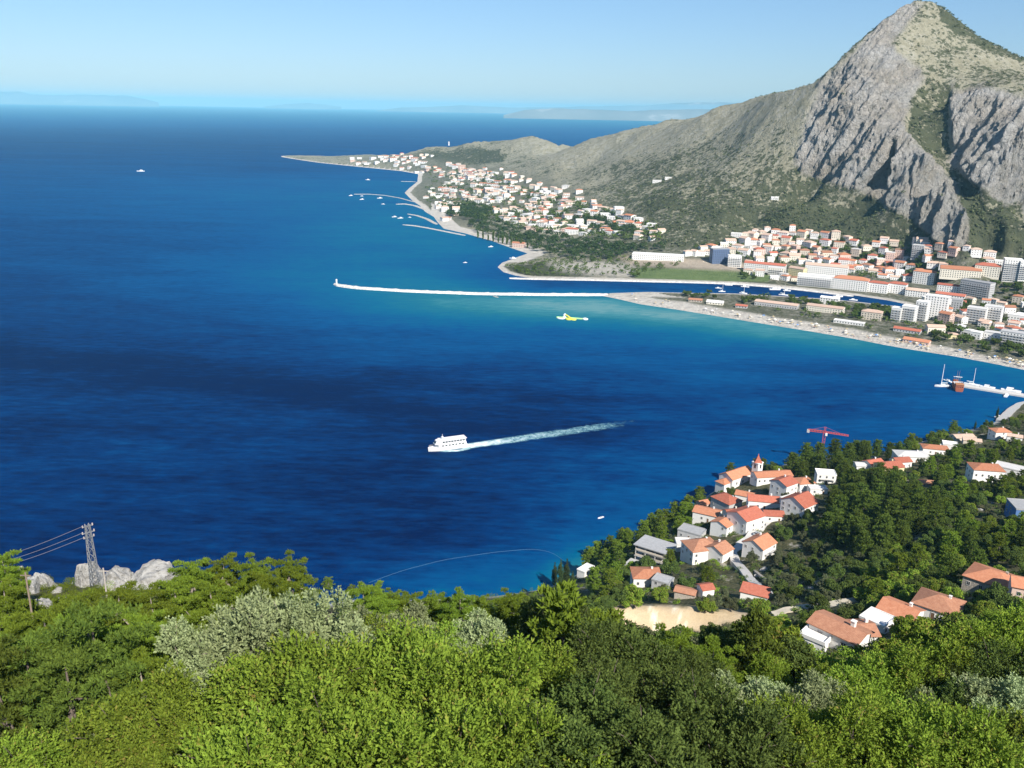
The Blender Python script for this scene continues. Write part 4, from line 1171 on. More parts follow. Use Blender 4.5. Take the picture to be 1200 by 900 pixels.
# ================================================================ roads and lanes
def ribbon(name, label, pts, width, mat, z_of, lift=.06, n=60, kind='structure', thick=.5):
    """a strip laid over the ground along points (x, y)"""
    pts = np.array(pts, float); s = np.r_[0, np.cumsum(np.hypot(*np.diff(pts[:, :2], axis=0).T))]
    t = np.linspace(0, s[-1], n); x = np.interp(t, s, pts[:, 0]); y = np.interp(t, s, pts[:, 1])
    dx, dy = np.gradient(x), np.gradient(y); L = np.hypot(dx, dy); nx, ny = -dy / L, dx / L
    z = z_of(x, y) + lift
    wv = width * (1 + .12 * (vnoise(t / 6, t * 0 + 3, 5) - .5))
    secs = [[(x[i] - nx[i] * wv[i] / 2, y[i] - ny[i] * wv[i] / 2, z[i] - thick), (x[i] + nx[i] * wv[i] / 2, y[i] + ny[i] * wv[i] / 2, z[i] - thick),
             (x[i] + nx[i] * wv[i] / 2, y[i] + ny[i] * wv[i] / 2, z[i]), (x[i] - nx[i] * wv[i] / 2, y[i] - ny[i] * wv[i] / 2, z[i])] for i in range(n)]
    mb = MB(); mb.loft(secs)
    return tag(mb.build(name, mat), label, kind=kind)
PALE_ROAD = plain('pale_road', (0.56, 0.53, 0.49), 0.95, 0.12, .5)
def gp(l): return [ground_hit(a, b)[:2] for a, b in l]
nz = near_fast
LANE = [(868, 640), (858, 648), (862, 660), (874, 673), (886, 686), (899, 697)]
ribbon('lane', 'pale concrete lane climbing out of the village', gp(LANE), 4.2, PALE_ROAD, nz, 1.0, thick=2.5)
ribbon('lane', 'pale village square and street between the white houses', gp([(905, 606), (893, 615), (880, 632), (868, 640)]), 6, PALE_ROAD, nz, .8, thick=2.5)
ribbon('path', 'pale dirt path behind the row of roofs', gp([(905, 722), (945, 714), (985, 708), (1003, 705)]), 3.0, plain('pale_dirt', (0.52, 0.46, 0.36), .95, .15, .5), nz, 1.0, thick=2.0)
ribbon('quay', 'grey concrete quay at the edge of the near shore', gp([(1172, 494), (1186, 481), (1196, 474), (1225, 464)]), 7, CONCRETE, lambda x, y: x * 0 + 2.2, 0, thick=4)
for l in (LANE,):
    for a, b in l: FOOT.append((*ground_hit(a, b)[:2], 5.0)); CLEAR.append((a, b, 6, 5, math.hypot(*ground_hit(a, b)[:2]) - 3))
for a, b in [(905, 722), (945, 714), (985, 708), (1003, 705)]: CLEAR.append((a, b, 12, 2, math.hypot(*ground_hit(a, b)[:2]) - 4))
w0 = gp([(872, 668), (900, 692)])
mb = MB()
for i in range(2): pass
a_, b_ = [np.array([*q, ground_z(*q)]) for q in w0]
mb.bar(a_ + np.array([4, -2, .6]), b_ + np.array([4, -2, .6]), .9)
tag(mb.build('retaining_wall', W_STONE), 'low stone wall along the downhill side of the pale lane', 'wall')

# cars in the village street
def car(px, py, yaw, paint, lb):
    p = ground_hit(px, py); p[2] += .9
    o = empty('parked_car', tuple(p), face_yaw(p, yaw), lb, 'car', 'cars parked in the village street')
    m = MB(); secs = []
    for x, z0, z1, w in ((-2.1, .45, .8, .78), (-1.9, .3, 1.0, .86), (-.9, .28, 1.02, .88), (.8, .28, .98, .88), (1.8, .3, .82, .86), (2.1, .42, .66, .76)):
        secs.append([(x, -w, z0), (x, w, z0), (x, w, z1), (x, -w, z1)])
    m.loft(secs); m.build('body', paint, o)
    m = MB(); m.loft([[(x, -w, .97), (x, w, .97), (x, w * .9, z), (x, -w * .9, z)] for x, z, w in ((-1.75, 1.02, .8), (-1.2, 1.46, .78), (.1, 1.48, .78), (.95, 1.02, .8))]); cb = m.build('cabin_glass', GLASS, o)
    m = MB(); m.box((-.55, 0, 1.5), (1.35, 1.36, .07)); m.build('roof_panel', paint, cb)
    for x in (-1.3, 1.3):
        for y in (-.82, .82):
            m = MB(); m.bar((x, y - .1, .32), (x, y + .1, .32), .32, n=12); m.build('wheel', GLASS, o)
for a, b, yw, c, lb in [(893, 618, 60, plain('dark_car_paint', (.03, .035, .045), .3, .05, 1, spec=.6), 'dark car parked at the upper end of the village square'), (886, 628, 70, plain('silver_car_paint', (.45, .46, .47), .3, .05, 1, spec=.6), 'silver car parked in the middle of the village square'),
                        (876, 637, 50, plain('blue_car_paint', (.04, .08, .2), .3, .05, 1, spec=.6), 'blue car at the head of the pale lane'), (901, 610, 20, plain('white_car_paint', (.75, .75, .74), .3, .05, 1, spec=.6), 'white car beside the red roofed house on the square')]:
    car(a, b, yw, c, lb)
for a, b in [(893, 618), (886, 628), (876, 637), (901, 610)]: FOOT.append((*ground_hit(a, b)[:2], 4.0)); CLEAR.append((a, b, 8, 4, math.hypot(*ground_hit(a, b)[:2]) - 2))
# ================================================================ the town across the bay
TG = 'houses of the town under the mountain'
def far_house(px, py, w, d, h, yaw, roof='gable', wall=None, rm=None, label=None, name='house', cat='house', group=TG, pitch=.4, balconies=0, pos=None):
    wall = wall or W_WHITE; rm = rm or R_ORANGE
    p = np.array(ground_hit(px, py) if pos is None else pos)
    dirn = np.array([p[0], p[1], 0]); dirn /= np.linalg.norm(dirn)
    if pos is None: p = p + dirn * d * .4
    o = empty(name, tuple(p), face_yaw(p, yaw), label, cat, group)
    wall_mesh(w, d, h, roof, pitch, 3.0, win=True).build('wall', [wall, GLASS], o)
    roof_mesh(w, d, h, roof, pitch, .5, .25).build('roof', rm, o)
    for f in range(balconies):
        b = MB(); z = 2.8 + f * 2.9
        b.box((0, -d / 2 - .8, z), (w * .92, 1.55, .2)); b.box((0, -d / 2 - 1.5, z + .6), (w * .92, .12, .9)); b.build('balcony', FRAME, o)
    FOOT.append((p[0], p[1], max(w, d) * .55)); TOWN_XY.append((p[0], p[1], max(w, d) * .5))
    HOUSES.append((o, float(px), float(py)))
    return o
TOWN_XY = []
FH = far_house
# landmarks first
FH(771, 305, 88, 22, 9, -4, 'flat', W_WHITE, W_WHITE, 'very long white sports hall with white roof at the edge of the pine wood', 'sports_hall', 'hall', None)
FH(842, 309, 30, 14, 25, 24, 'flat', W_DARKBLUE, GREYROOF, 'dark blue apartment block near the green pitch', 'apartment_block', 'apartment block', None)
FH(860, 313, 22, 13, 19, 6, 'flat', W_WHITE, PALEROOF, 'white apartment block joined to the dark blue one', 'apartment_block', 'apartment block', None, balconies=5)
FH(896, 319, 66, 13, 13, -10, 'gable', W_WHITE, R_RED, 'long white terrace with a red roof above the green pitch', 'terrace_row', 'terrace', None)
FH(909, 323, 24, 12, 12, -6, 'flat', W_CREAM, PALEROOF, 'cream apartment house in front of the long red roofed terrace', 'apartment_house', 'apartment house', None, balconies=3)
FH(934, 325, 26, 12, 14, -30, 'gable', W_YELLOW, R_PALE, 'yellow apartment house with faded roof near the river', 'apartment_house', 'apartment house', None)
FH(968, 322, 66, 16, 14, -6, 'gable', W_WHITE, R_PALE, 'long white building with a pale roof behind the riverside blocks', 'apartment_house', 'apartment house', None)
FH(955, 336, 52, 13, 17, -6, 'flat', W_WHITE, W_WHITE, 'white riverside block divided into five bays by the water', 'apartment_block', 'apartment block', None, balconies=4)
FH(996, 340, 50, 20, 16, -8, 'hip', W_WHITE, R_ORANGE, 'white riverside building under one big orange hipped roof', 'apartment_block', 'apartment block', None)
FH(1028, 343, 28, 13, 14, -10, 'hip', W_WHITE, R_RED, 'grey white riverside house with red roof next to the big orange hipped roof', 'apartment_house', 'apartment house', None)
FH(1051, 344, 25, 13, 14, -10, 'hip', W_WHITE, R_RED, 'white riverside house with red roof, last of the riverside row', 'apartment_house', 'apartment house', None)
FH(1074, 348, 30, 13, 9, -8, 'gable', W_WHITE, R_PALE, 'low white building between the riverside row and the arched building', 'building', 'building', None)
FH(1082, 333, 31, 14, 19, -12, 'hip', W_WHITE, R_ORANGE, 'white four storey house with small orange roof behind the low white building', 'apartment_house', 'apartment house', None)
def arches(o):
    pass
FH(1113, 353, 38, 12, 9, -8, 'gable', W_WHITE, R_RED, 'white arched building with two tiers of red roof', 'market_building', 'building', None)
FH(1113, 345, 36, 9, 13, -8, 'gable', W_WHITE, R_RED, 'upper red roofed wing standing behind the arched building', 'building', 'building', None)
FH(1124, 326, 56, 20, 13, 4, 'gable', W_CREAM, R_ORANGE, 'wide cream school with a broad orange roof under the cliff', 'school', 'school', None)
FH(1156, 324, 34, 18, 16, -4, 'hip', W_CREAM, R_RED, 'cream school wing with a red roof beside the broad orange roof', 'school', 'school', None)
FH(1143, 349, 42, 16, 23, -24, 'flat', W_GREY, GREYROOF, 'grey apartment block with rows of balconies behind the field', 'apartment_block', 'apartment block', None, balconies=6)
FH(1183, 330, 24, 15, 33, 10, 'flat', W_WHITE, W_WHITE, 'tallest white tower block below the gorge', 'tower_block', 'tower block', None, balconies=9)
FH(1203, 329, 26, 15, 27, 10, 'flat', W_WHITE, PALEROOF, 'second white tower block at the edge beside the tallest one', 'tower_block', 'tower block', None, balconies=7)
HG = None
FH(1050, 377, 12, 12, 17, -14, 'flat', W_WHITE, W_WHITE, 'lowest white stepped block at the beach end of the hotel', 'hotel', 'hotel', HG, balconies=5)
FH(1064, 378, 16, 13, 20, -14, 'flat', W_WHITE, W_WHITE, 'second white stepped hotel block up from the beach end', 'hotel', 'hotel', HG, balconies=6)
FH(1079, 376, 14, 13, 24, -14, 'flat', W_WHITE, W_WHITE, 'third white stepped hotel block leaning on the hotel tower', 'hotel', 'hotel', HG, balconies=7)
FH(1095, 374, 27, 14, 29, -8, 'flat', W_WHITE, W_WHITE, 'tall white hotel tower with blank walls behind the beach', 'hotel', 'hotel', HG)
FH(1108, 379, 15, 11, 12, -30, 'gable', W_PINK, R_ORANGE, 'pinkish villa with an orange roof beside the hotel tower', 'villa', 'villa', None)
FH(1095, 391, 20, 11, 8, 20, 'gable', W_CREAM, R_PALE, 'cream villa with pale roof below the hotel tower', 'villa', 'villa', None)
FH(1120, 364, 13, 11, 14, -6, 'flat', W_GREY, GREYROOF, 'small grey block behind the hotel tower', 'apartment_block', 'apartment block', None)
FH(1143, 379, 22, 14, 19, -8, 'flat', W_WHITE, PALEROOF, 'white apartment block with dark balconies, nearer the hotel of two alike', 'apartment_block', 'apartment block', None, balconies=6)
FH(1162, 379, 20, 14, 21, -8, 'flat', W_WHITE, PALEROOF, 'white apartment block with a tall blank end wall, by the dry field', 'apartment_block', 'apartment block', None, balconies=6)
FH(1163, 398, 18, 11, 8, -8, 'flat', W_WHITE, PALEROOF, 'low white wing of the flats by the beach trees', 'building', 'building', None)
FH(1186, 405, 26, 13, 15, -10, 'flat', W_WHITE, W_GREY, 'white beach apartment block with grey balcony fronts at the edge', 'apartment_block', 'apartment block', None, balconies=4)
FH(1193, 377, 24, 12, 8, -6, 'flat', W_WHITE, W_WHITE, 'low white building with a dark carport by the dry field', 'building', 'building', None)
FH(1124, 388, 12, 9, 6, -6, 'hip', W_WHITE, PALEROOF, 'small white pavilion among the beach trees', 'pavilion', 'pavilion', None)
FH(1116, 397, 10, 8, 5, 10, 'hip', W_YELLOW, R_PALE, 'tiny yellow kiosk under the beach trees', 'kiosk', 'kiosk', None)
FH(1063, 390, 30, 9, 3.6, -12, 'gable', W_GREY, R_RED, 'beach bar with a long red canopy', 'beach_bar', 'beach bar', None)
FH(1074, 403, 28, 10, 3.6, -14, 'gable', W_PINK, R_ORANGE, 'beach restaurant with an orange roof on the sand', 'restaurant', 'restaurant', None)
FH(869, 361, 15, 7, 3, -10, 'gable', W_GREY, R_RED, 'small beach bar with red roof on the spit', 'beach_bar', 'beach bar', None)
FH(815, 354, 18, 8, 3, -6, 'gable', W_STONE, R_BROWN, 'dark roofed beach hut at the tip of the spit', 'beach_hut', 'hut', None)
FH(910, 360, 56, 16, 5, -12, 'gable', W_GREY, R_PALE, 'long low pavilion with a pale roof on the spit', 'pavilion', 'pavilion', None, .15)
FH(967, 366, 46, 16, 7, -10, 'gable', W_CREAM, R_PALE, 'cream beach house with wide pale roof on the spit', 'beach_house', 'house', None, .2)
FH(972, 357, 24, 12, 9, -10, 'gable', W_WHITE, W_WHITE, 'white two storey house behind the cream beach house', 'beach_house', 'house', None, .25)
FH(1021, 375, 24, 13, 10, -8, 'hip', W_BEIGE, R_PALE, 'beige villa with pale roof among the spit pines', 'villa', 'villa', None)
FH(838, 357, 22, 9, 3, -8, 'gable', W_CREAM, W_WHITE, 'pale beach tent beside the red roofed bar', 'tent', 'tent', None, .5)
FH(995, 380, 36, 8, 3, -12, 'flat', W_WHITE, W_WHITE, 'long white beach awning below the spit pines', 'awning', 'awning', None)
FH(1053, 306, 14, 12, 19, -10, 'flat', W_PINK, R_BROWN, 'brick red apartment house among the back houses of the town', 'apartment_house', 'apartment house', None)
FH(1075, 303, 18, 12, 21, -14, 'flat', W_GREY, PALEROOF, 'grey white apartment house under the cliff foot', 'apartment_house', 'apartment house', None, balconies=5)
FH(983, 292, 17, 11, 12, -10, 'flat', W_CREAM, R_ORANGE, 'cream house standing alone at the upper edge of the town', 'house', 'house', None)
FH(608, 290, 24, 10, 8, -20, 'gable', W_PINK, R_ORANGE, 'pinkish beach house in front of the poplars', 'beach_house', 'house', None)
FH(670, 275, 26, 13, 11, -14, 'hip', W_WHITE, R_RED, 'white house with a bright red roof above the pine wood', 'house', 'house', None)
FH(863, 278, 19, 9, 7, -10, 'flat', W_WHITE, W_WHITE, 'white house alone on the slope above the town', 'house', 'house', None)
FH(908, 234, 14, 8, 5, -6, 'flat', W_WHITE, W_WHITE, 'white hut on the hillside track below the cliffs', 'hut', 'hut', None)
FH(770, 214, 20, 8, 5, -6, 'flat', W_WHITE, PALEROOF, 'lone white house high on the slope left of the cliffs', 'hut', 'hut', None)
FH(783, 210, 14, 7, 4, -6, 'flat', W_WHITE, PALEROOF, 'second smaller white house high on the slope', 'hut', 'hut', None)

# the rest of the town: individual houses filling the blocks
def free(x, y, r):
    return all((x - a) ** 2 + (y - b) ** 2 > (r + c) ** 2 for a, b, c in TOWN_XY)
def fill(poly, n, wr, gap, walls, roofs, seed, yaw0=-8, group=TG, tall=.14, tries=40):
    rr = random.Random(seed); xs = [p[0] for p in poly]; ys = [p[1] for p in poly]; made = []
    for _ in range(n * tries):
        if len(made) >= n: break
        px, py = rr.uniform(min(xs), max(xs)), rr.uniform(min(ys), max(ys))
        if not in_poly(np.array([px]), np.array([py]), poly)[0]: continue
        p = ground_hit(px, py)
        if p[2] < .8: continue
        w = rr.uniform(*wr)
        if not free(p[0], p[1], w * gap): continue
        d = w * rr.uniform(.65, .9); h = rr.choice([5, 5.5, 6, 7.5, 8]) if rr.random() > tall else rr.uniform(9, 12.5)
        roof = rr.choice(['gable', 'hip', 'gable', 'hip', 'flat', 'hip', 'gable'])
        wl = rr.choice(walls); rm = rr.choice(roofs) if roof != 'flat' else rr.choice([PALEROOF, W_WHITE])
        made.append((px, py, p, w, d, h, yaw0 + rr.uniform(-40, 40), roof, wl, rm))
        TOWN_XY.append((p[0], p[1], w * .5))
    return made
WN = {W_WHITE.name: 'white', W_CREAM.name: 'cream', W_PINK.name: 'pinkish', W_GREY.name: 'grey', W_BEIGE.name: 'beige', W_YELLOW.name: 'yellow'}
RN = {R_ORANGE.name: 'orange', R_RED.name: 'red', R_PALE.name: 'faded pink', R_BROWN.name: 'brown', PALEROOF.name: 'pale flat', W_WHITE.name: 'white flat'}
FILL = []      # (object, look, px, py)
WALLS = [W_WHITE] * 6 + [W_CREAM] * 2 + [W_PINK, W_BEIGE]
ROOFS = [R_ORANGE] * 3 + [R_PALE] * 4 + [R_RED] + [R_BROWN]
town = []
town += fill([(800, 300), (850, 284), (905, 270), (965, 276), (1008, 284), (1010, 300), (985, 316), (940, 310), (870, 300), (830, 290)], 78, (12, 20), .47, WALLS, ROOFS, 5)
town += fill([(1016, 288), (1050, 284), (1120, 292), (1170, 302), (1172, 320), (1090, 318), (1062, 328), (1040, 322), (1010, 315)], 60, (12, 20), .46, WALLS, ROOFS, 6)
town += fill([(1085, 352), (1100, 360), (1170, 385), (1215, 395), (1215, 340), (1160, 352)], 16, (10, 16), .6, WALLS, ROOFS, 7)
town += fill([(870, 322), (930, 332), (945, 330), (930, 322), (890, 318)], 8, (9, 14), .6, WALLS, ROOFS, 8)
for px, py, p, w, d, h, yaw, roof, wl, rm in town:
    o = far_house(px, py, w, d, h, yaw, roof, wl, rm, 'x', pos=p)
    FILL.append((o, f"{WN[wl.name]} {'block' if h > 10 else 'house'} with {RN[rm.name]} roof", px, py))
# the villages on the peninsula: too small to show parts
PROTO = {}
def tiny_house(p, w, h, yaw, roof, wl, rm, group):
    key = (roof, wl.name, rm.name)
    if key not in PROTO:
        mb = wall_mesh(12, 9, 7, roof, .4, 4, win=True); b = len(mb.v)
        r_ = roof_mesh(12, 9, 7, roof, .4, .5, .25); mb.add(r_.v, r_.f, 2)
        PROTO[key] = mb.mesh('house', [wl, GLASS, rm])
    o = link('house', PROTO[key]); o.location = tuple(p); o.rotation_euler = (0, 0, face_yaw(p, yaw)); o.scale = (w / 12, w / 12, h / 7)
    return tag(o, 'x', 'house', group)
PG = 'houses of the villages on the peninsula'
PWALLS = [W_WHITE] * 8 + [W_CREAM, W_PINK]; PROOFS = [R_PALE] * 4 + [R_ORANGE, PALEROOF, PALEROOF]
pen = []
def pf(poly, n, seed, wr=(15, 22), gap=.55): pen.extend(fill(poly, n, wr, gap, PWALLS, PROOFS, seed, group=PG, tall=.1))
pf([(620, 232), (660, 214), (682, 226), (678, 240), (640, 252), (615, 246)], 24, 21)
pf([(655, 250), (690, 238), (745, 252), (778, 270), (770, 282), (700, 272), (690, 278), (640, 276), (592, 262), (580, 250), (615, 248)], 50, 22)
pf([(500, 232), (540, 205), (575, 198), (612, 214), (596, 234), (560, 240), (535, 244), (512, 240)], 50, 23, (17, 25), .5)
pf([(440, 183), (470, 178), (500, 192), (540, 197), (580, 205), (560, 212), (500, 203), (470, 196)], 26, 24, (20, 30), .6)
pf([(505, 246), (540, 248), (530, 258), (520, 262)], 6, 25, (13, 18))
pf([(395, 189), (440, 183), (455, 190), (430, 194)], 8, 26, (20, 30), .6)
pf([(860, 300), (900, 296), (905, 316), (880, 314)], 4, 27, (10, 14))
for px, py, p, w, d, h, yaw, roof, wl, rm in pen:
    o = tiny_house(p, w, h, yaw, roof, wl, rm, PG)
    FILL.append((o, f"tiny {WN[wl.name]} house with {RN[rm.name]} roof", px, py))
# beyond the three hundred that show largest: the remaining little houses, as one mass
rest = []
def rf(poly, n, seed, wr, gap=.42): rest.extend(fill(poly, n, wr, gap, PWALLS, PROOFS, seed, group=PG, tall=.05))
rf([(486, 232), (545, 200), (580, 196), (625, 212), (690, 236), (782, 270), (772, 285), (700, 276), (640, 276), (596, 262), (560, 236), (512, 246)], 130, 31, (11, 16))
rf([(440, 184), (480, 176), (560, 197), (610, 207), (560, 214), (500, 206), (462, 197)], 40, 32, (14, 20))
rf([(800, 300), (850, 282), (905, 268), (1010, 280), (1120, 288), (1175, 302), (1172, 322), (1060, 330), (985, 318), (870, 300)], 60, 33, (9, 14), .4)
rf([(1085, 350), (1170, 352), (1215, 345), (1215, 408), (1150, 400), (1085, 380)], 24, 34, (9, 13), .5)
RM = [W_WHITE, W_CREAM, GLASS, R_PALE, R_ORANGE, R_RED]; mb = MB()
for px, py, p, w, d, h, yaw, roof, wl, rm in rest:
    a = wall_mesh(w, d, h, roof, .4, 4, win=True); r_ = roof_mesh(w, d, h, roof, .4, .5, .25); th = face_yaw(p, yaw); co, si = math.cos(th), math.sin(th)
    for q, mm in ((a, None), (r_, 3 if rm in (R_PALE, R_BROWN) else (4 if rm is R_ORANGE else (0 if roof == 'flat' else 5)))):
        b0 = len(mb.v); mb.v += [(p[0] + x * co - y * si, p[1] + x * si + y * co, p[2] + z) for x, y, z in q.v]
        mb.f += [tuple(b0 + i for i in f) for f in q.f]; mb.m += [(2 if i == 1 else (0 if wl is W_WHITE else 1)) if mm is None else mm for i in q.m]
tag(mb.build('distant_housing', RM), 'mass of small pale houses filling the gaps in the far town and villages', kind='stuff')
print('far houses', len(town), len(pen), len(rest))
# parasols, kiosks and bathers' clutter along the sand
mb = MB(); rr_ = random.Random(4); PC = [W_WHITE, W_CREAM, plain('blue_canvas', (.12, .25, .5), .8), plain('red_canvas', (.5, .1, .08), .8), plain('straw_canvas', (.48, .38, .22), .9)]
for _ in range(110):
    t = rr_.random(); a = 730 + 470 * t ** .8
    wl_ = np.interp(a, [q[0] for q in BEACH], [q[1] for q in BEACH]); p = ground_hit(a, wl_ - rr_.uniform(2.6, 8.5))
    if p[2] < .5: continue
    s = rr_.uniform(.8, 1.5); c_ = rr_.choice([0, 1, 4, 4, 4, 1, 4, 2])
    mb.bar((p[0], p[1], p[2]), (p[0], p[1], p[2] + 2.2 * s), .06, 1); mb.lathe([(1.5 * s, 1.9 * s), (.1, 2.7 * s)], 7, tuple(p), c_)
    if rr_.random() < .5: mb.box((p[0] + 1.6, p[1] - .6, p[2] + .35), (.7, 1.9, .35), rr_.randrange(5))
tag(mb.build('beach_clutter', PC), 'parasols and sun beds dotted along the sand', kind='stuff')
# watch tower on the low ridge
p = ground_hit(526, 170.5)
o = empty('watch_tower', tuple(p), 0, 'white watch tower on the crest of the low peninsula', 'tower')
mb = MB(); mb.lathe([(4.8, -4), (4.3, 10), (4.0, 19), (5.4, 19.4), (5.4, 22)], 12); mb.build('tower_wall', W_WHITE, o)
mb = MB(); mb.lathe([(5.2, 22.02), (3.4, 25), (.3, 27.5)], 12); mb.build('roof', PALEROOF, o)

# river quay, breakwater and groynes
STONE_PALE = plain('pale_rubble', (0.58, 0.55, 0.50), .95, .35, .35, bump=.8)
def mole(name, label, pts, top, base, h, seed, cat='breakwater', group=None, n=None):
    """heaped stone bank along pixel points at sea level"""
    w = np.array([P(a, b)[:2] for a, b in pts]); s = np.r_[0, np.cumsum(np.hypot(*np.diff(w, axis=0).T))]
    n = n or max(12, int(s[-1] / 5)); t = np.linspace(0, s[-1], n)
    x = np.interp(t, s, w[:, 0]); y = np.interp(t, s, w[:, 1])
    for _ in range(3):
        x[1:-1] = (x[:-2] + 2 * x[1:-1] + x[2:]) / 4; y[1:-1] = (y[:-2] + 2 * y[1:-1] + y[2:]) / 4
    dx, dy = np.gradient(x), np.gradient(y); L = np.hypot(dx, dy); nx, ny = -dy / L, dx / L
    secs = []; rr = random.Random(seed)
    for i in range(n):
        e = min(1, .35 + min(i, n - 1 - i) * .25) if n > 6 else 1
        ring = []
        for u, v in ((-1, -1.5), (-.72, .45), (-.5, .8), (-.28, 1), (.28, 1), (.5, .8), (.72, .45), (1, -1.5)):
            wd = (base if abs(u) > .6 else top * 1.6) / 2 * e; j = rr.uniform(-.12, .12) * base * .25
            ring.append((x[i] + nx[i] * (u * wd + j), y[i] + ny[i] * (u * wd + j), v * h + (rr.uniform(-.4, .4) * h if .3 < abs(u) < .9 else 0)))
        secs.append(ring)
    mb = MB(); mb.loft(secs)
    return mb, (x, y)
bw, (bx, by) = mole('breakwater', '', [(392, 333.6), (400, 335.5), (420, 338), (480, 341.8), (560, 344.8), (640, 345.8), (712, 346)], 6, 15, 2.4, 3)
o = bw.build('breakwater', STONE_PALE); tag(o, 'long pale stone breakwater reaching out from the beach spit', 'breakwater')
mb = MB(); mb.lathe([(1.3, 0), (1.0, 4.5), (1.4, 4.6), (1.2, 6.2), (.1, 7)], 10)
b = mb.build('beacon', W_WHITE); b.location = (bx[1], by[1], 2.3); tag(b, 'small white beacon at the outer end of the breakwater', 'beacon')
q, _ = mole('quay', '', [(597, 326.6), (640, 327.6), (700, 328.7), (760, 330.2), (820, 331.6), (862, 333.2), (905, 336.6), (940, 340.2), (1000, 347.5)], 7, 9, 1.6, 4)
tag(q.build('river_quay', STONE_PALE), 'pale stone quay along the town bank of the river', kind='structure')
GROYNE = plain('sandy_rubble', (.46, .43, .38), .95, .3, .3)
for i, (pts, wd, lb) in enumerate([
    ([(415, 227.8), (432, 227.6), (450, 229), (468, 232), (486, 237)], 17, 'longest pale groyne with small boats at its tip'),
    ([(464, 239.5), (474, 239), (486, 241), (500, 246), (508, 252)], 34, 'broad pale sand groyne just below the longest one'),
    ([(478, 251), (488, 252.5), (500, 256.5), (512, 263)], 28, 'hooked pale groyne halfway along the peninsula beaches'),
    ([(472, 263.6), (484, 264.4), (502, 267.4), (525, 272), (545, 276)], 26, 'low sandy groyne at the start of the long beach'),
    ([(470, 212.6), (484, 213), (500, 215)], 16, 'groyne in the inner bay, between the longest and the innermost one'),
    ([(484, 202.8), (494, 203.6), (506, 205.5)], 18, 'innermost groyne of the peninsula bay'),
    ([(578, 347.5), (584, 348.8)], 5, 'little jetty on the bay side of the breakwater')]):
    m2, _ = mole('groyne', '', pts, wd * .28, wd * .45, 1.0, 40 + i)
    tag(m2.build('groyne', GROYNE), lb, 'groyne', 'groynes and jetties')
# ================================================================ boats, pier, crane, pylon, boulders
P_WHITE = plain('white_paint', (0.82, 0.82, 0.80), .4, .04, .8)
P_RED = plain('red_crane_paint', (0.55, 0.10, 0.09), .5, .1, 1)
P_BROWN = plain('red_brown_wood', (0.33, 0.10, 0.055), .7, .2, 1.5)
P_BLUE = plain('blue_paint', (0.05, 0.14, 0.40), .5, .1, 1)
P_YELLOW = plain('yellow_vinyl', (0.80, 0.74, 0.10), .4, .06, 1)
P_LIME = plain('lime_vinyl', (0.42, 0.72, 0.30), .4, .06, 1)
P_AQUA = plain('white_vinyl', (0.78, 0.84, 0.80), .4, .05, 1)
STEEL = plain('galvanised_steel', (0.26, 0.27, 0.28), .6, .12, 3, metal=.3)
WOODPOLE = plain('weathered_pole', (0.25, 0.19, 0.14), .9, .2, 4)
ROCK = None
def hull_mb(L, B, D, free_, bow=.32, stern=.9, n=14, mi=0):
    """ship hull along +x, waterline at 0"""
    secs = []
    for i in range(n + 1):
        t = i / n; x = -L / 2 + L * t
        b = B / 2 * (stern + (1 - stern) * min(1, t * 3)) * (1 if t < 1 - bow else max(.02, 1 - ((t - 1 + bow) / bow) ** 2.0))
        sh = free_ * (1 + .35 * max(0, (t - .55) / .45) ** 2)
        kx = .02 * L * max(0, (t - .7) / .3)
        secs.append([(x + kx, -b, sh), (x + kx * .5, -b * .93, sh * .3), (x, -b * .55, -D * .7), (x, 0, -D), (x, b * .55, -D * .7), (x + kx * .5, b * .93, sh * .3), (x + kx, b, sh), (x + kx, b * .5, sh * 1.002), (x + kx, -b * .5, sh * 1.002)])
    mb = MB(); mb.loft(secs, mi); return mb
def heading(a, b):
    d = np.array(b[:2]) - np.array(a[:2]); return math.atan2(d[1], d[0])

# --- the excursion ferry
pf_ = P(525, 526); hd = heading(P(700, 502), P(548, 523))
fo = empty('ferry', tuple(pf_), hd, 'white two deck excursion ferry heading across the bay with a long wake', 'ferry')
L = 31.0
hull_mb(L, 8.0, 1.6, 2.6).build('hull', P_WHITE, fo)
m = MB(); m.box((-2.6, 0, 4.05), (22.5, 7.0, 2.9)); ld = m.build('lower_deck', P_WHITE, fo)
m = MB(); m.box((-3.0, 0, 6.85), (20.5, 6.6, 2.7)); ud = m.build('upper_deck', P_WHITE, fo)
m = MB(); m.box((-3.4, 0, 8.35), (21.5, 7.2, .28)); m.build('sun_roof', P_WHITE, fo)
m = MB(); m.add([(7.2, -3, 5.5), (11.2, -2.4, 5.5), (11.2, 2.4, 5.5), (7.2, 3, 5.5), (7.2, -3, 8.2), (9.4, -2.3, 8.2), (9.4, 2.3, 8.2), (7.2, 3, 8.2)], [(3, 2, 1, 0), (4, 5, 6, 7), (0, 1, 5, 4), (1, 2, 6, 5), (2, 3, 7, 6), (3, 0, 4, 7)]); wh = m.build('wheelhouse', P_WHITE, fo)
m = MB(); m.add([(10.98, -1.9, 6.3), (10.98, 1.9, 6.3), (9.9, 1.8, 7.7), (9.9, -1.8, 7.7), (11.04, -1.9, 6.3), (11.04, 1.9, 6.3), (9.98, 1.8, 7.72), (9.98, -1.8, 7.72)], [(0, 3, 2, 1), (4, 5, 6, 7), (0, 1, 5, 4), (2, 3, 7, 6), (1, 2, 6, 5), (3, 0, 4, 7)]); m.build('windscreen', GLASS, wh)
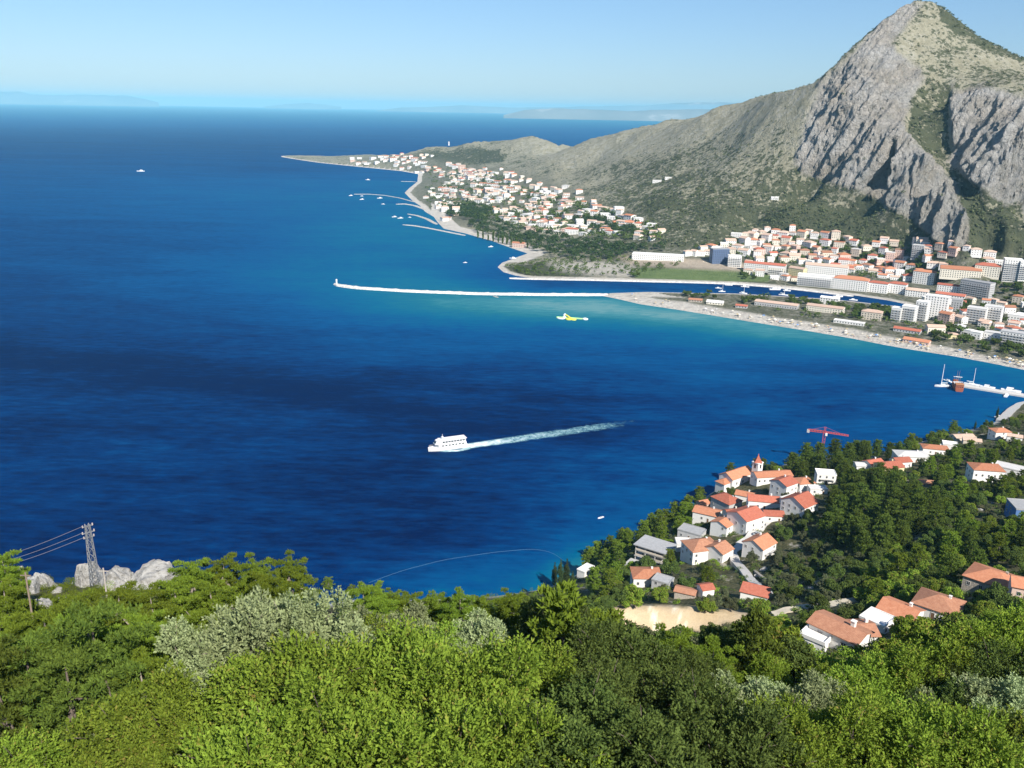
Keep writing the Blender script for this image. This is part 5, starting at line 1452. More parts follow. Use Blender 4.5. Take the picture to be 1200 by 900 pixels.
for sgn in (-1, 1):
    for i in range(7):
        m = MB(); m.box((-11 + i * 2.7, sgn * 3.5, 4.35), (1.6, .14, 1.05)); m.build('window', GLASS, ld)
    for i in range(8):
        m = MB(); m.box((-11.6 + i * 2.3, sgn * 3.3, 7.1), (1.75, .14, 1.15)); m.build('window', GLASS, ud)
m = MB(); m.bar((4.5, 0, 8.4), (4.5, 0, 12.6), .16); m.bar((4.5, -1.3, 11.2), (4.5, 1.3, 11.2), .08); m.box((4.5, 0, 9.6), (1.5, 1.8, 2.0)); m.build('mast', P_WHITE, fo)
m = MB()
for i in range(12):
    t = i / 11; m.bar((9 + 6 * t, -3.4 + 2.9 * t ** 2, 2.8 + .9 * t), (9 + 6 * t, -3.4 + 2.9 * t ** 2, 3.9 + .9 * t), .05); m.bar((9 + 6 * t, 3.4 - 2.9 * t ** 2, 2.8 + .9 * t), (9 + 6 * t, 3.4 - 2.9 * t ** 2, 3.9 + .9 * t), .05)
m.build('railing', P_WHITE, fo)

# --- the wake: churned foam lying on the water, dying out over half a kilometre
def foam_material():
    m, t, out = new_mat('sea_foam'); k = NT(t)
    g = k.n('NewGeometry').outputs['Position']; a = k.n('Attribute', attribute_name='foam').outputs['Fac']
    n = k.math('ADD', k.math('MULTIPLY', k.noise(g, .22, 5, .7, .6), .7), k.math('MULTIPLY', k.noise(g, .06, 3, .6), .3))
    al = k.ramp(k.math('ADD', k.math('SUBTRACT', n, .5), a), [(.28, 0), (.8, 1)])
    d = k.n('BsdfDiffuse'); k.l(k.ramp(al, [(.0, (.10, .36, .46)), (.45, (.32, .58, .64)), (1, (.84, .88, .88))]), d.inputs[0])
    tr = k.n('BsdfTransparent'); mx = k.n('MixShader'); k.l(al, mx.inputs[0]); k.l(tr.outputs[0], mx.inputs[1]); k.l(d.outputs[0], mx.inputs[2])
    k.l(mx.outputs[0], out.inputs[0]); return m
FOAM = foam_material()
def wake(label, pts, w0, w1, fs, lift=.12, name='wake'):
    p = np.array([P(a, b)[:2] for a, b in pts]); s = np.r_[0, np.cumsum(np.hypot(*np.diff(p, axis=0).T))]
    n = 160; t = np.linspace(0, s[-1], n); x = np.interp(t, s, p[:, 0]); y = np.interp(t, s, p[:, 1])
    for _ in range(30): x[1:-1] = (x[:-2] + 2 * x[1:-1] + x[2:]) / 4; y[1:-1] = (y[:-2] + 2 * y[1:-1] + y[2:]) / 4
    dx, dy = np.gradient(x), np.gradient(y); l = np.hypot(dx, dy); nx, ny = -dy / l, dx / l
    f = np.interp(t / s[-1], np.linspace(0, 1, len(fs)), fs); w = w0 + (w1 - w0) * (t / s[-1]) ** .6
    V = []; A = []
    us = np.linspace(-1, 1, 13)
    for u in us:
        V.append(np.stack([x + nx * u * w / 2, y + ny * u * w / 2, np.full(n, lift)], 1)); A.append(f * (1 - abs(u) ** 3) - .5 * abs(u) ** 6)
    V = np.array(V); A = np.array(A); ii = np.arange(13 * n).reshape(13, n)
    fc = np.stack([ii[:-1, :-1], ii[:-1, 1:], ii[1:, 1:], ii[1:, :-1]], -1).reshape(-1, 4)
    return tag(link(name, np_mesh(name, V.reshape(-1, 3), fc, [FOAM], True, None, {'foam': A.ravel()})), label, kind='stuff')
wake('foaming white wake trailing behind the ferry', [(540, 524), (580, 518.5), (650, 508), (720, 498), (800, 486), (900, 473), (1020, 455)], 13, 36, [.85, .62, .52, .42, .16, .07, .06, .05, .04, .03, .0])
wake('white water breaking along the ferry hull', [(505, 526.5), (520, 529), (538, 528), (552, 525)], 4, 7, [.5, .6, .7, .5], .16)

# --- small craft
def motor_boat(px, py, L, hd, label, cabin=True, group='small boats', stripe=None, loc=None):
    p = P(px, py) if loc is None else loc
    o = empty('motor_boat', tuple(p), hd, label, 'boat', group)
    hull_mb(L, L * .32, L * .05, L * .1, n=8).build('hull', stripe or P_WHITE, o)
    if cabin:
        m = MB(); m.box((-L * .05, 0, L * .16), (L * .42, L * .22, L * .14), top=.8); c = m.build('cabin', P_WHITE, o)
        m = MB(); m.box((L * .10, 0, L * .17), (L * .1, L * .2, L * .07)); m.build('windscreen', GLASS, c)
    else:
        for k in (-.25, .05):
            m = MB(); m.box((L * k, 0, L * .105), (L * .07, L * .26, .06)); m.build('thwart', WOODPOLE, o)
    return o
def sail_boat(px, py, L, hd, label, group='small boats', loc=None, mast=1.25):
    p = P(px, py) if loc is None else loc
    o = empty('sailing_boat', tuple(p), hd, label, 'sailing boat', group)
    hull_mb(L, L * .28, L * .08, L * .09, n=9).build('hull', P_WHITE, o)
    m = MB(); m.box((-L * .02, 0, L * .12), (L * .38, L * .17, L * .07), top=.8); m.build('cabin', P_WHITE, o)
    m = MB(); m.bar((L * .08, 0, L * .08), (L * .08, 0, L * mast), .022 * L, 0, .014 * L, 6); m.build('mast', P_WHITE, o)
    m = MB(); m.bar((L * .08, 0, L * .24), (-L * .34, 0, L * .24), .025 * L, 0, .02 * L, 6); m.build('boom', P_AQUA, o)
    return o
motor_boat(165, 201, 27, R(200), 'lone white motor yacht far out on the open sea', group=None)
motor_boat(704, 607, 4.6, R(215), 'small white rowing boat moored off the wooded near shore', cabin=False, group=None)
BL = [((411, 229.5), 13, 'white boat lying off the tip of the longest groyne'), ((424, 234), 14, 'white boat just below the longest groyne, apart from the others'), ((424, 230), 9, 'small boat close under the longest groyne'), ((445, 232.5), 15, 'white boat between the longest and the broad groyne'),
      ((431, 211), 16, 'lone boat in open water above the longest groyne'), ((462, 254.5), 13, 'outer of two white boats beside the hooked groyne'), ((469, 256), 14, 'inner of two white boats beside the hooked groyne'), ((449, 239.5), 10, 'little boat at the head of the broad groyne'), ((480, 255), 8, 'tiny boat against the hooked groyne'),
      ((601, 303), 12, 'white boat off the long beach by the river mouth'), ((545, 308), 7, 'tiny boat in open water off the long beach'), ((575, 289.5), 10, 'boat drawn in to the long beach below the wood')]
for (q, L_, lb) in BL: motor_boat(q[0], q[1], L_, R(rnd.uniform(150, 230)), lb)
for (a, b, L_, lb) in [(854, 334.5, 11, 'white motor boat off the middle of the river quay'), (873, 336.5, 12, 'white motor boat alongside the quay below the cream apartment house'), (908, 339.8, 17, 'larger white tour boat at the river quay'), (922, 341, 11, 'white boat next to the larger tour boat on the river'), (982, 348, 14, 'white boat at the upstream end of the river'), (1000, 352, 11, 'last boat upstream on the river'), (842, 338, 9, 'small boat in midstream by the spit trees')]:
    motor_boat(a, b, L_, R(rnd.uniform(-20, 10)), lb)
for (a, b, L_, lb) in [(846, 342, 10, 'sailing boat with bare mast by the spit trees, first on the river'), (871, 344, 11, 'second sailing boat upstream on the spit side of the river'), (918, 346, 13, 'third sailing boat upstream, with the tallest mast on the river')]:
    sail_boat(a, b, L_, R(rnd.uniform(-30, 10)), lb)

# --- the pier with moored boats and the wooden galleon
pa, pb = P(1121, 451.5), P(1240, 471)
pd = (pb - pa) / np.linalg.norm(pb - pa); pn = np.array([-pd[1], pd[0], 0]); Lp = np.linalg.norm(pb - pa)
m = MB(); ang = math.atan2(pd[1], pd[0]); c = (pa + pb) / 2
m.box((c[0], c[1], -.4), (Lp, 9, 3.6), 0, ang)
pier = m.build('pier', PALE_ROAD); tag(pier, 'straight pale stone pier with boats moored on both sides', 'pier')
def along(t, off, z=0): return pa + pd * t + pn * off + np.array([0, 0, z])
for (t, off, L_, kind_, lb) in [(12, 10, 14, 's', 'sailing boat with tall mast moored behind the pier head'), (26, 9, 13, 'm', 'white boat on the far side of the pier, second from its head'), (46, 9, 17, 'm', 'white boat on the far side of the pier, third from its head'), (64, 10, 13, 's', 'sailing boat on the far side halfway down the pier'), (80, 9, 14, 'm', 'white boat on the far side past the halfway sailing boat'),
                           (98, 9, 13, 'm', 'white boat on the far side near the shore end of the pier'), (44, -9, 11, 'm', 'white boat alone on the near side of the pier'), (88, -10, 14, 'm', 'first of two white boats on the near side toward the shore'), (99, -10, 13, 'm', 'second of two white boats on the near side toward the shore')]:
    q = along(t, off); h_ = ang + R(rnd.uniform(-8, 8)) + (R(80) if off < 0 else 0)
    (sail_boat if kind_ == 's' else motor_boat)(0, 0, L_, h_, lb, 'boats moored at the pier', loc=q)
sail_boat(0, 0, 15, R(185), 'white sailing yacht with tall bare mast outside the wooden galleon', None, loc=P(1104, 453), mast=1.5)
motor_boat(0, 0, 9, R(120), 'small white boat tucked between the yacht and the wooden galleon', group=None, loc=P(1110, 447))
def galleon():
    p = P(1121, 455); o = empty('galleon', tuple(p), R(75), 'red brown wooden tourist galleon with masts moored at the pier head', 'ship')
    L, B = 24, 7.6
    hull_mb(L, B, 1.4, 3.4, stern=.95).build('hull', P_BROWN, o)
    m = MB(); m.box((-8.6, 0, 5.0), (6.5, 7.2, 3.4), top=.94); m.build('stern_castle', P_BROWN, o)
    m = MB(); m.box((-8.8, 0, 6.95), (6.9, 7.4, .5)); m.build('stern_rail', plain('varnished_trim', (.50, .22, .10), .6, .1, 2), o)
    m = MB(); m.box((9.0, 0, 5.1), (4.5, 5.0, 1.8), top=.8); m.build('forecastle', P_BROWN, o)
    m = MB(); m.box((0.3, 0, 5.3), (9, 6.2, .25)); m.box((0.3, 0, 4.2), (6, 4.2, 2.0)); m.build('awning', P_WHITE, o)
    for x, h in ((6.2, 16), (-1.2, 19), (-7.5, 14)):
        m = MB(); m.bar((x, 0, 2.5), (x, 0, h), .28, 0, .12, 8); mt = m.build('mast', WOODPOLE, o)
        m = MB(); m.bar((x, -3.4, h * .62), (x, 3.4, h * .62), .14); m.build('yard', WOODPOLE, mt)
        m = MB(); m.loft([[(x + .28 * math.cos(a), -3.0 + 6 * i / 6, h * .62 - .1 + .28 * math.sin(a)) for a in (0, 1.57, 3.14, 4.71)] for i in range(7)]); m.build('furled_sail', P_WHITE, mt)
    m = MB(); m.bar((11.5, 0, 4.6), (17, 0, 7), .2, 0, .08, 8); m.build('bowsprit', WOODPOLE, o)
    m = MB(); m.add([(-1.2, .02, 17.2), (-4.6, .1, 17.4), (-4.4, .14, 19.2), (-1.2, .02, 19), (-1.2, .1, 17.2), (-4.6, .18, 17.4), (-4.4, .22, 19.2), (-1.2, .1, 19)], [(0, 1, 2, 3), (7, 6, 5, 4), (0, 4, 5, 1), (1, 5, 6, 2), (2, 6, 7, 3), (3, 7, 4, 0)]); m.build('flag', P_BLUE, o)
    for i in range(4):
        m = MB(); m.box((-11.92, -2.4 + i * 1.6, 4.7), (.14, .8, 1.0)); m.build('stern_window', GLASS, o)
galleon()
bm_ = motor_boat(0, 0, 8, R(20), 'white boat lying off the grey quay', group=None, loc=P(1170, 489))

# --- inflatable water park
def ring(mb, c, rx, ry, r, n=20, mi=0, k=8):
    V = []; F = []
    for i in range(n):
        a = 2 * math.pi * i / n
        for j in range(k):
            b = 2 * math.pi * j / k
            V.append((c[0] + math.cos(a) * (rx + r * math.cos(b)), c[1] + math.sin(a) * (ry + r * math.cos(b)), c[2] + r * math.sin(b)))
    for i in range(n):
        for j in range(k): F.append((i * k + j, ((i + 1) % n) * k + j, ((i + 1) % n) * k + (j + 1) % k, i * k + (j + 1) % k))
    mb.add(V, F, mi)
p = P(670, 373.5); o = empty('water_park', tuple(p), face_yaw(p, -6), 'yellow and white inflatable water park floating off the beach', 'inflatable')
m = MB(); m.bar((-19, 0, .5), (-4, 1, .5), 1.3, n=10); m.bar((-4, 1, .55), (16, -.6, .55), 1.2, n=10); m.build('walkway', P_LIME, o)
m = MB(); ring(m, (-13, -2.5, .5), 4.2, 3.4, .9); m.build('ring', P_AQUA, o)
m = MB(); ring(m, (17, -.4, .7), 2.6, 2.6, 1.1); m.build('trampoline', P_AQUA, o)
m = MB(); m.lathe([(3.2, 0), (3.0, 1.6), (2.2, 1.9), (2.0, 4.4), (.3, 5.8)], 10, (-9, 2.5, 0)); m.build('tower', P_AQUA, o)
m = MB(); m.loft([[(x, y + dy, z + dz) for dy, dz in ((-1.5, 0), (1.5, 0), (1.5, .9), (-1.5, .9))] for x, y, z in ((-8, 1, 4.2), (-5, 0, 3.0), (-2, -1, 1.2), (1, -2, .2))]); m.build('slide', P_YELLOW, o)
m = MB(); m.lathe([(4.2, 0), (4.3, .9), (3.6, 1.6), (1.2, 1.9)], 12, (-3, -5, 0)); m.build('dome', P_YELLOW, o)
m = MB(); m.lathe([(3.4, 0), (3.5, .8), (2.8, 1.4), (1.0, 1.6)], 12, (3, -5.5, 0)); m.build('dome', P_YELLOW, o)

# --- rope of floats round the swimming water
flo = MB(); pl = [P(a, b) for a, b in [(432, 683), (470, 669), (520, 656), (580, 647), (625, 643), (648, 647), (664, 660)]]
pl = np.array(pl); s = np.r_[0, np.cumsum(np.linalg.norm(np.diff(pl, axis=0), axis=1))]; t = np.linspace(0, s[-1], 90)
xs, ys = np.interp(t, s, pl[:, 0]), np.interp(t, s, pl[:, 1])
for _ in range(20): xs[1:-1] = (xs[:-2] + 2 * xs[1:-1] + xs[2:]) / 4; ys[1:-1] = (ys[:-2] + 2 * ys[1:-1] + ys[2:]) / 4
tube_path(flo, [(a, b, .05) for a, b in zip(xs, ys)], [.045] * 90, 5)
tag(flo.build('float_line', plain('pale_rope', (.12, .26, .36), .7, .1, 1)), 'thin pale line of floats curving over the dark water', 'float line')

# --- tower crane
def crane():
    p = ground_hit(962, 541); top = at_d(964, 507, math.hypot(p[0], p[1]))[2]
    o = empty('tower_crane', tuple(p), face_yaw(p, 0), 'red tower crane rising behind the shore trees', 'crane')
    h = top - p[2]
    def lattice(a, b, w, seg, tri=False, chord=.12):
        mb = MB(); a = Vector(a); b = Vector(b); ax = (b - a).normalized()
        q = ax.to_track_quat('Z', 'Y'); cs = [Vector((-w, -w, 0)), Vector((w, -w, 0)), Vector((w, w, 0)), Vector((-w, w, 0))]
        if tri: cs = [Vector((-w, -w * .6, 0)), Vector((w, -w * .6, 0)), Vector((0, w, 0))]
        k = len(cs)
        for c in cs: mb.bar(a + q @ c, b + q @ c, chord)
        n = max(2, int((b - a).length / seg))
        for i in range(n):
            for j in range(k):
                u, v = a.lerp(b, i / n) + q @ cs[j], a.lerp(b, (i + 1) / n) + q @ cs[(j + 1) % k]
                mb.bar(u, v, chord * .6)
        return mb
    lattice((0, 0, -2), (0, 0, h + 1), .85, 2.2, chord=.2).build('mast', P_RED, o)
    lattice((0, 0, h + .8), (16.5, 0, h + .4), .55, 1.8, True, .17).build('jib', P_RED, o)
    cj = lattice((0, 0, h + .8), (-11.5, 0, h + .6), .6, 1.8, chord=.17).build('counter_jib', P_RED, o)
    m = MB(); m.box((-11.4, 0, h - .1), (1.8, 1.9, 2.2)); m.build('counterweight', W_GREY, cj)
    lattice((0, 0, h + 1), (0, 0, h + 4.6), .5, 1.5, chord=.15).build('tower_top', P_RED, o)
    m = MB(); m.box((1.3, -1.1, h - .6), (1.5, 1.5, 1.9)); m.build('cab', P_WHITE, o)
    m = MB(); m.bar((0, 0, h + 4.6), (12, 0, h + .8), .07); m.bar((0, 0, h + 4.6), (-10, 0, h + 1.2), .07); m.build('tie_cable', P_RED, o)
crane()

# --- power pylon, poles and wires on the knoll
def pylon():
    p = ground_hit(112, 686); dist = math.hypot(p[0], p[1]); top = at_d(109, 613, dist)[2]; h = top - p[2]
    o = empty('pylon', tuple(p), face_yaw(p, 18), 'grey steel lattice power pylon in front of pale boulders', 'pylon')
    mb = MB(); w0, w1 = .62, .28
    cs = [(-1, -1), (1, -1), (1, 1), (-1, 1)]; n = 9
    for x, y in cs: mb.bar((x * w0, y * w0, -.6), (x * w1, y * w1, h), .06)
    for i in range(n):
        for j in range(4):
            t0, t1 = i / n, (i + 1) / n; a, b = cs[j], cs[(j + 1) % 4]; wa, wb = w0 + (w1 - w0) * t0, w0 + (w1 - w0) * t1
            mb.bar((a[0] * wa, a[1] * wa, t0 * h), (b[0] * wb, b[1] * wb, t1 * h), .035); mb.bar((b[0] * wa, b[1] * wa, t0 * h), (a[0] * wb, a[1] * wb, t1 * h), .035)
    mb.build('lattice_mast', STEEL, o)
    ends = []
    for k, (z, l) in enumerate(((h - .35, .72), (h - 1.4, .85), (h - 2.2, .72))):
        m = MB(); m.bar((-l, 0, z), (l, 0, z), .09); ca = m.build('cross_arm', STEEL, o)
        for sx in (-1, 1):
            m = MB(); m.lathe([(.05, -.1), (.13, 0), (.07, .1), (.13, .2), (.05, .34)], 8, (sx * l, 0, z)); m.build('insulator', plain('porcelain', (.34, .31, .29), .3, .1, 3), ca)
        co, si = math.cos(o.rotation_euler.z), math.sin(o.rotation_euler.z)
        ends.append((p[0] - l * co, p[1] - l * si, p[2] + z + .2))
    for k, (e, (bx_, by_), lb) in enumerate(zip(ends, ((0, 648), (0, 653), (0, 658)), ('uppermost power wire running from the pylon top', 'middle power wire running from the pylon', 'lowest power wire running from the pylon'))):
        q = at_d(bx_ - 90, by_ + 22, dist * 1.12); m = MB(); pts = []
        for i in range(25):
            t = i / 24; pts.append((e[0] + (q[0] - e[0]) * t, e[1] + (q[1] - e[1]) * t, e[2] + (q[2] - e[2]) * t - 1.2 * math.sin(math.pi * t)))
        tube_path(m, pts, [.035] * 25, 5)
        tag(m.build('power_wire', STEEL), lb, 'wire', 'power wires at the pylon')
pylon()
def pole(px, pyb, pyt, lb, mat):
    p = ground_hit(px, pyb); d = math.hypot(p[0], p[1]); h = at_d(px, pyt, d)[2] - p[2]
    o = empty('utility_pole', tuple(p), 0, lb, 'pole', 'poles on the knoll')
    m = MB(); m.bar((0, 0, -.5), (0, 0, h), .12, 0, .08, 8); m.build('post', mat, o)
    m = MB(); m.bar((-.55, 0, h - .35), (.55, 0, h - .35), .06); m.build('cross_bar', mat, o)
pole(42, 748, 668, 'dark wooden pole in front of the scattered pale rocks', WOODPOLE)
pole(130, 735, 664, 'pale grey pole rising out of the pines below the big boulders', plain('pale_pole', (.42, .38, .33), .9, .15, 4))
FOOT.append((*ground_hit(112, 686)[:2], 2.5))

# --- boulders
def rock_material():
    m, t, out = new_mat('limestone'); k = NT(t)
    b = k.n('BsdfPrincipled'); k.l(b.outputs[0], out.inputs[0]); b.inputs['Roughness'].default_value = .95; b.inputs['Specular IOR Level'].default_value = .1
    tc = k.n('NewGeometry').outputs['Position']
    n = k.noise(tc, .5, 6, .7); n2 = k.noise(tc, 1.8, 4, .7)
    c = k.ramp(n, [(.3, (.25, .24, .225)), (.5, (.37, .36, .34)), (.7, (.45, .44, .42))])
    c = k.mix(k.ramp(n2, [(.5, 0), (.66, .75)]), c, (.17, .155, .125))
    k.l(c, b.inputs['Base Color'])
    bp = k.n('Bump'); bp.inputs['Strength'].default_value = .8; bp.inputs['Distance'].default_value = .5; k.l(n2, bp.inputs['Height']); k.l(bp.outputs[0], b.inputs['Normal'])
    return m
LIME = rock_material()
def boulder(px, py, w, d, h, rz, seed, lb, flat=0., sink=.25, group='pale boulders on the knoll'):
    """(px, py): foot of the rock"""
    p = ground_hit(px, py); n1, n2 = 26, 40; V = []
    cutn = [np.array(v) / np.linalg.norm(v) for v in np.random.RandomState(seed).normal(size=(18, 3))]; cutd = np.random.RandomState(seed + 1).uniform(.55, .92, 18)
    for i in range(n1):
        th = math.pi * i / (n1 - 1)
        for j in range(n2):
            ph = 2 * math.pi * j / n2; v = np.array([math.sin(th) * math.cos(ph), math.sin(th) * math.sin(ph), math.cos(th)])
            r = 1.0
            for cn, cd in zip(cutn, cutd):
                s_ = v @ cn
                if s_ > 1e-3: r = min(r, cd / s_)
            V.append(v * r)
    V = np.array(V)
    nn = .20 * (fbm(V[:, 0] * 2.2 + seed, V[:, 1] * 2.2 + V[:, 2] * 1.7, 4, seed) - .5) * 2 + .12 * (ridged(V[:, 0] * 4 + V[:, 2] * 2, V[:, 1] * 4 - V[:, 2], 4, seed + 5) - .5)
    V = V * (1 + nn)[:, None] * np.array([w / 2, d / 2, h])
    V[:, 2] -= sink * h * .4
    idx = np.arange(n1 * n2).reshape(n1, n2); nxt = np.roll(idx, -1, 1)
    F = np.stack([idx[:-1], idx[1:], nxt[1:], nxt[:-1]], -1).reshape(-1, 4)
    o = link('boulder', np_mesh('boulder', V, F, [LIME], False)); o.location = tuple(p); o.rotation_euler = (0, 0, face_yaw(p, rz))
    tag(o, lb, 'boulder', group); FOOT.append((p[0], p[1], w * .42))
    dist = math.hypot(p[0], p[1]); qx, qy = project(p[0], p[1], p[2] + h * .5); CLEAR.append((float(qx), float(qy), FPX / dist * w * .4, FPX / dist * h * .4, dist))
    return o
boulder(174, 690, 12, 7, 5.0, 10, 1, 'largest pale boulder, a long sloping block on the sea edge')
boulder(134, 690, 7.5, 5.5, 5.4, 0, 2, 'tall pale boulder just right of the pylon')
boulder(102, 688, 5.5, 4.5, 5.0, 20, 3, 'pale boulder behind the foot of the pylon')
boulder(52, 688, 4.6, 4, 3.2, 0, 4, 'rounded pale rock at the seaward end of the left outcrop')
boulder(28, 696, 5.0, 4, 3.0, 15, 5, 'broken pale rock with a dark hollow on the left outcrop')
boulder(25, 668, 4.5, 3.4, 2.8, 0, 6, 'low pale rock on the skyline of the left outcrop')
boulder(84, 684, 1.7, 1.6, 1.2, 0, 7, 'small pale stone between the bush and the pylon')
boulder(52, 712, 2.8, 2.2, 1.5, 30, 8, 'flat pale rock below the left outcrop')
boulder(78, 708, 2.6, 2.2, 1.4, -20, 9, 'pale split rock between the dark pole and the pylon')
boulder(68, 694, 2.0, 1.6, 1.0, -20, 10, 'little pale rock above the split rock')
boulder(20, 735, 2.2, 1.6, .9, 0, 11, 'low ochre tinted rock in the bushes under the left outcrop')
for i, (a, b, w) in enumerate([(895, 668, 5), (888, 676, 4), (1160, 590, 5), (1148, 598, 4), (1076, 632, 5), (1045, 578, 5), (950, 690, 3)]):
    boulder(a, b, w, w * .7, w * .35, 0, 30 + i, ['pale rock beside the lane bend', 'second pale rock uphill of the lane bend', 'pale rock ledge left of the blue house', 'smaller ledge below the pale rock ledge', 'bare rock in the middle of the shrubby slope', 'bare rock at the top edge of the big pines', 'little rock in the olive trees'][i], group='rocks on the wooded slope')
# ================================================================ planting
# --- close trees, by hand: (kind, px, py of the crown centre, scale)
CLOSE = [
 # pines of the crest
 ('pine', 225, 690, .9), ('pine', 262, 684, 1.0), ('pine', 300, 690, 1.0), ('pine', 340, 688, .95), ('pine', 385, 683, 1.0), ('pine', 412, 690, .9), ('pine', 440, 702, .8), ('pine', 205, 712, 1.0), ('pine', 250, 712, 1.1), ('pine', 180, 722, .9), ('pine', 310, 708, .9),
 ('pine', 512, 718, .7), ('pine', 425, 716, .8), ('pine', 448, 722, .8), ('pine', 480, 722, .7), ('pine', 540, 722, .75), ('pine', 565, 716, .7), ('pine', 462, 712, .6), ('pine', 500, 712, .55), ('pine', 585, 708, .8), ('pine', 600, 720, .9),
 # left: pines among the rocks, the layered dark ones below
 ('pine', 5, 672, .9), ('pine', 8, 715, .9), ('pine', 76, 676, .7), ('pine', 90, 735, .9), ('pine', 140, 725, 1.0), ('pine', 55, 765, .9), ('pine', 110, 770, 1.0), ('pine', 165, 765, .9), ('pine', 20, 770, .9), ('pine', 185, 745, .8),
 ('layered', 40, 815, 1.1), ('layered', 120, 810, 1.1), ('layered', 0, 850, 1.0), ('layered', 85, 845, 1.0), ('pine', 170, 820, .9),
 # the silver trees
 ('silver', 290, 772, 1.15), ('silver', 360, 765, 1.2), ('silver', 230, 792, .9), ('silver', 405, 765, .9), ('silver', 320, 785, .9), ('silver', 470, 745, .8), ('silver', 495, 755, .65), ('silver', 560, 752, .9), ('silver', 130, 868, .6), ('silver', 90, 880, .5),
 ('silver', 860, 838, .75), ('silver', 905, 832, .8), ('silver', 950, 838, .85), ('silver', 1090, 850, .6), ('silver', 1150, 828, .75), ('silver', 1190, 835, .8), ('silver', 690, 745, .5),
 # the bright broadleaf wall
 ('broad', 180, 885, .95), ('broad', 265, 850, 1.05), ('broad', 355, 845, 1.1), ('broad', 300, 910, 1.0), ('broad', 455, 830, 1.15), ('broad', 555, 840, 1.1), ('broad', 410, 905, 1.1), ('broad', 520, 905, 1.0), ('broad', 630, 810, .85),
 ('broad', 620, 900, .9), ('broad', 690, 815, .65), ('broad', 500, 785, .75), ('broad', 440, 780, .7), ('broad', 50, 905, .8), ('broad', 225, 815, .6),
 # dark oaks
 ('oak', 660, 880, 1.1), ('oak', 755, 885, 1.1), ('oak', 725, 845, 1.0), ('oak', 800, 845, .95), ('oak', 700, 790, .95), ('oak', 755, 800, .9), ('oak', 635, 750, .95), ('oak', 680, 748, .8), ('oak', 610, 770, .7), ('oak', 850, 885, 1.0), ('oak', 820, 812, .8), ('oak', 655, 725, .7),
 # right-hand thicket
 ('pine', 795, 785, .9), ('pine', 835, 792, .8), ('pine', 760, 775, .7), ('layered', 918, 756, .5), ('pine', 932, 762, .5),
 ('broad', 905, 800, .55), ('broad', 975, 815, .6), ('broad', 1020, 815, .75), ('broad', 1075, 800, .8), ('broad', 1125, 785, .85), ('broad', 1175, 770, .9), ('broad', 1215, 755, .9), ('broad', 1040, 862, .8), ('broad', 960, 885, .85), ('broad', 900, 895, .8), ('broad', 1005, 900, .9), ('broad', 1075, 895, .9),
 ('broad', 1150, 890, .85), ('oak', 1110, 840, .7), ('oak', 1195, 890, .9), ('oak', 1145, 805, .7), ('oak', 1200, 805, .8), ('broad', 1165, 735, .6), ('broad', 1200, 735, .7), ('oak', 1095, 812, .6), ('oak', 1020, 845, .6), ('broad', 1120, 915, .9), ('pine', 1130, 745, .6), ('pine', 1085, 775, .6),
]
def blocked(x, y, z, Rc, dist, margin=1.0):
    if any((x - a) ** 2 + (y - b) ** 2 < (r + Rc * .55) ** 2 for a, b, r in FOOT): return True
    px, py = project(x, y, z); rp = FPX / dist * Rc * margin
    return any(dist < D - 1 and abs(px - cx) < hw + rp * .8 and abs(py - cy) < hh + rp * .62 for cx, cy, hw, hh, D in CLEAR)
SC_CLEAR = (800, 724, 78, 14, 275)
CLEAR.append((770, 724, 46, 14, 262)); CLEAR.append((852, 723, 34, 7, 262))
PLANTED = []
for (kk, px, py, s) in CLOSE:
    s *= 1.45 if kk in ('broad', 'oak', 'silver') else (1.25 if py > 740 else 1.0)
    Hc, Rc = KIT[kk][0][2] * s, KIT[kk][0][3] * s
    p = ground_hit(px, py, Hc)
    d = math.hypot(p[0], p[1])
    if any((p[0] - a) ** 2 + (p[1] - b) ** 2 < (q * .7 + Rc * .35) ** 2 for a, b, q in FOOT): continue
    rp = FPX / d * Rc
    if 740 < py < 800 and 700 < px < 1140 and any(d < D - 1 and abs(px - cx) < hw + rp * .5 and py - rp * .75 < cy + hh * .6 and py > cy for cx, cy, hw, hh, D in CLEAR if cy > 700): continue
    PLANTED.append((p[0], p[1], Rc)); plant(kk, p, s)

# --- trees down the slope, village gardens and shore
def region(px, py):
    """which kinds grow where, read from the photograph"""
    if in_poly(np.array([px]), np.array([py]), [(960, 555), (1000, 545), (1080, 572), (1110, 600), (1075, 632), (1000, 640), (960, 612), (945, 590)])[0]: return [('mid_darkpine', 1)]
    if in_poly(np.array([px]), np.array([py]), [(680, 660), (700, 630), (790, 580), (850, 555), (858, 570), (830, 590), (790, 620), (740, 645), (700, 668)])[0]: return [('mid_pine', 1)]
    if py < 560 and 915 < px < 1060: return [('mid_darkpine', .5), ('mid_oak', .5)]
    if py > 640 and px > 1010: return [('mid_broad', .6), ('mid_oak', .25), ('mid_pine', .15)]
    if 880 < px < 1000 and 600 < py < 700: return [('mid_olive', .65), ('mid_oak', .35)]
    if px > 1100: return [('mid_oak', .35), ('mid_pine', .25), ('mid_olive', .2), ('mid_broad', .2)]
    if px < 720: return [('mid_pine', .8), ('mid_oak', .2)]
    return [('mid_broad', .35), ('mid_pine', .25), ('mid_oak', .25), ('mid_olive', .15)]
rr = random.Random(77)
counts = {}
cand = []
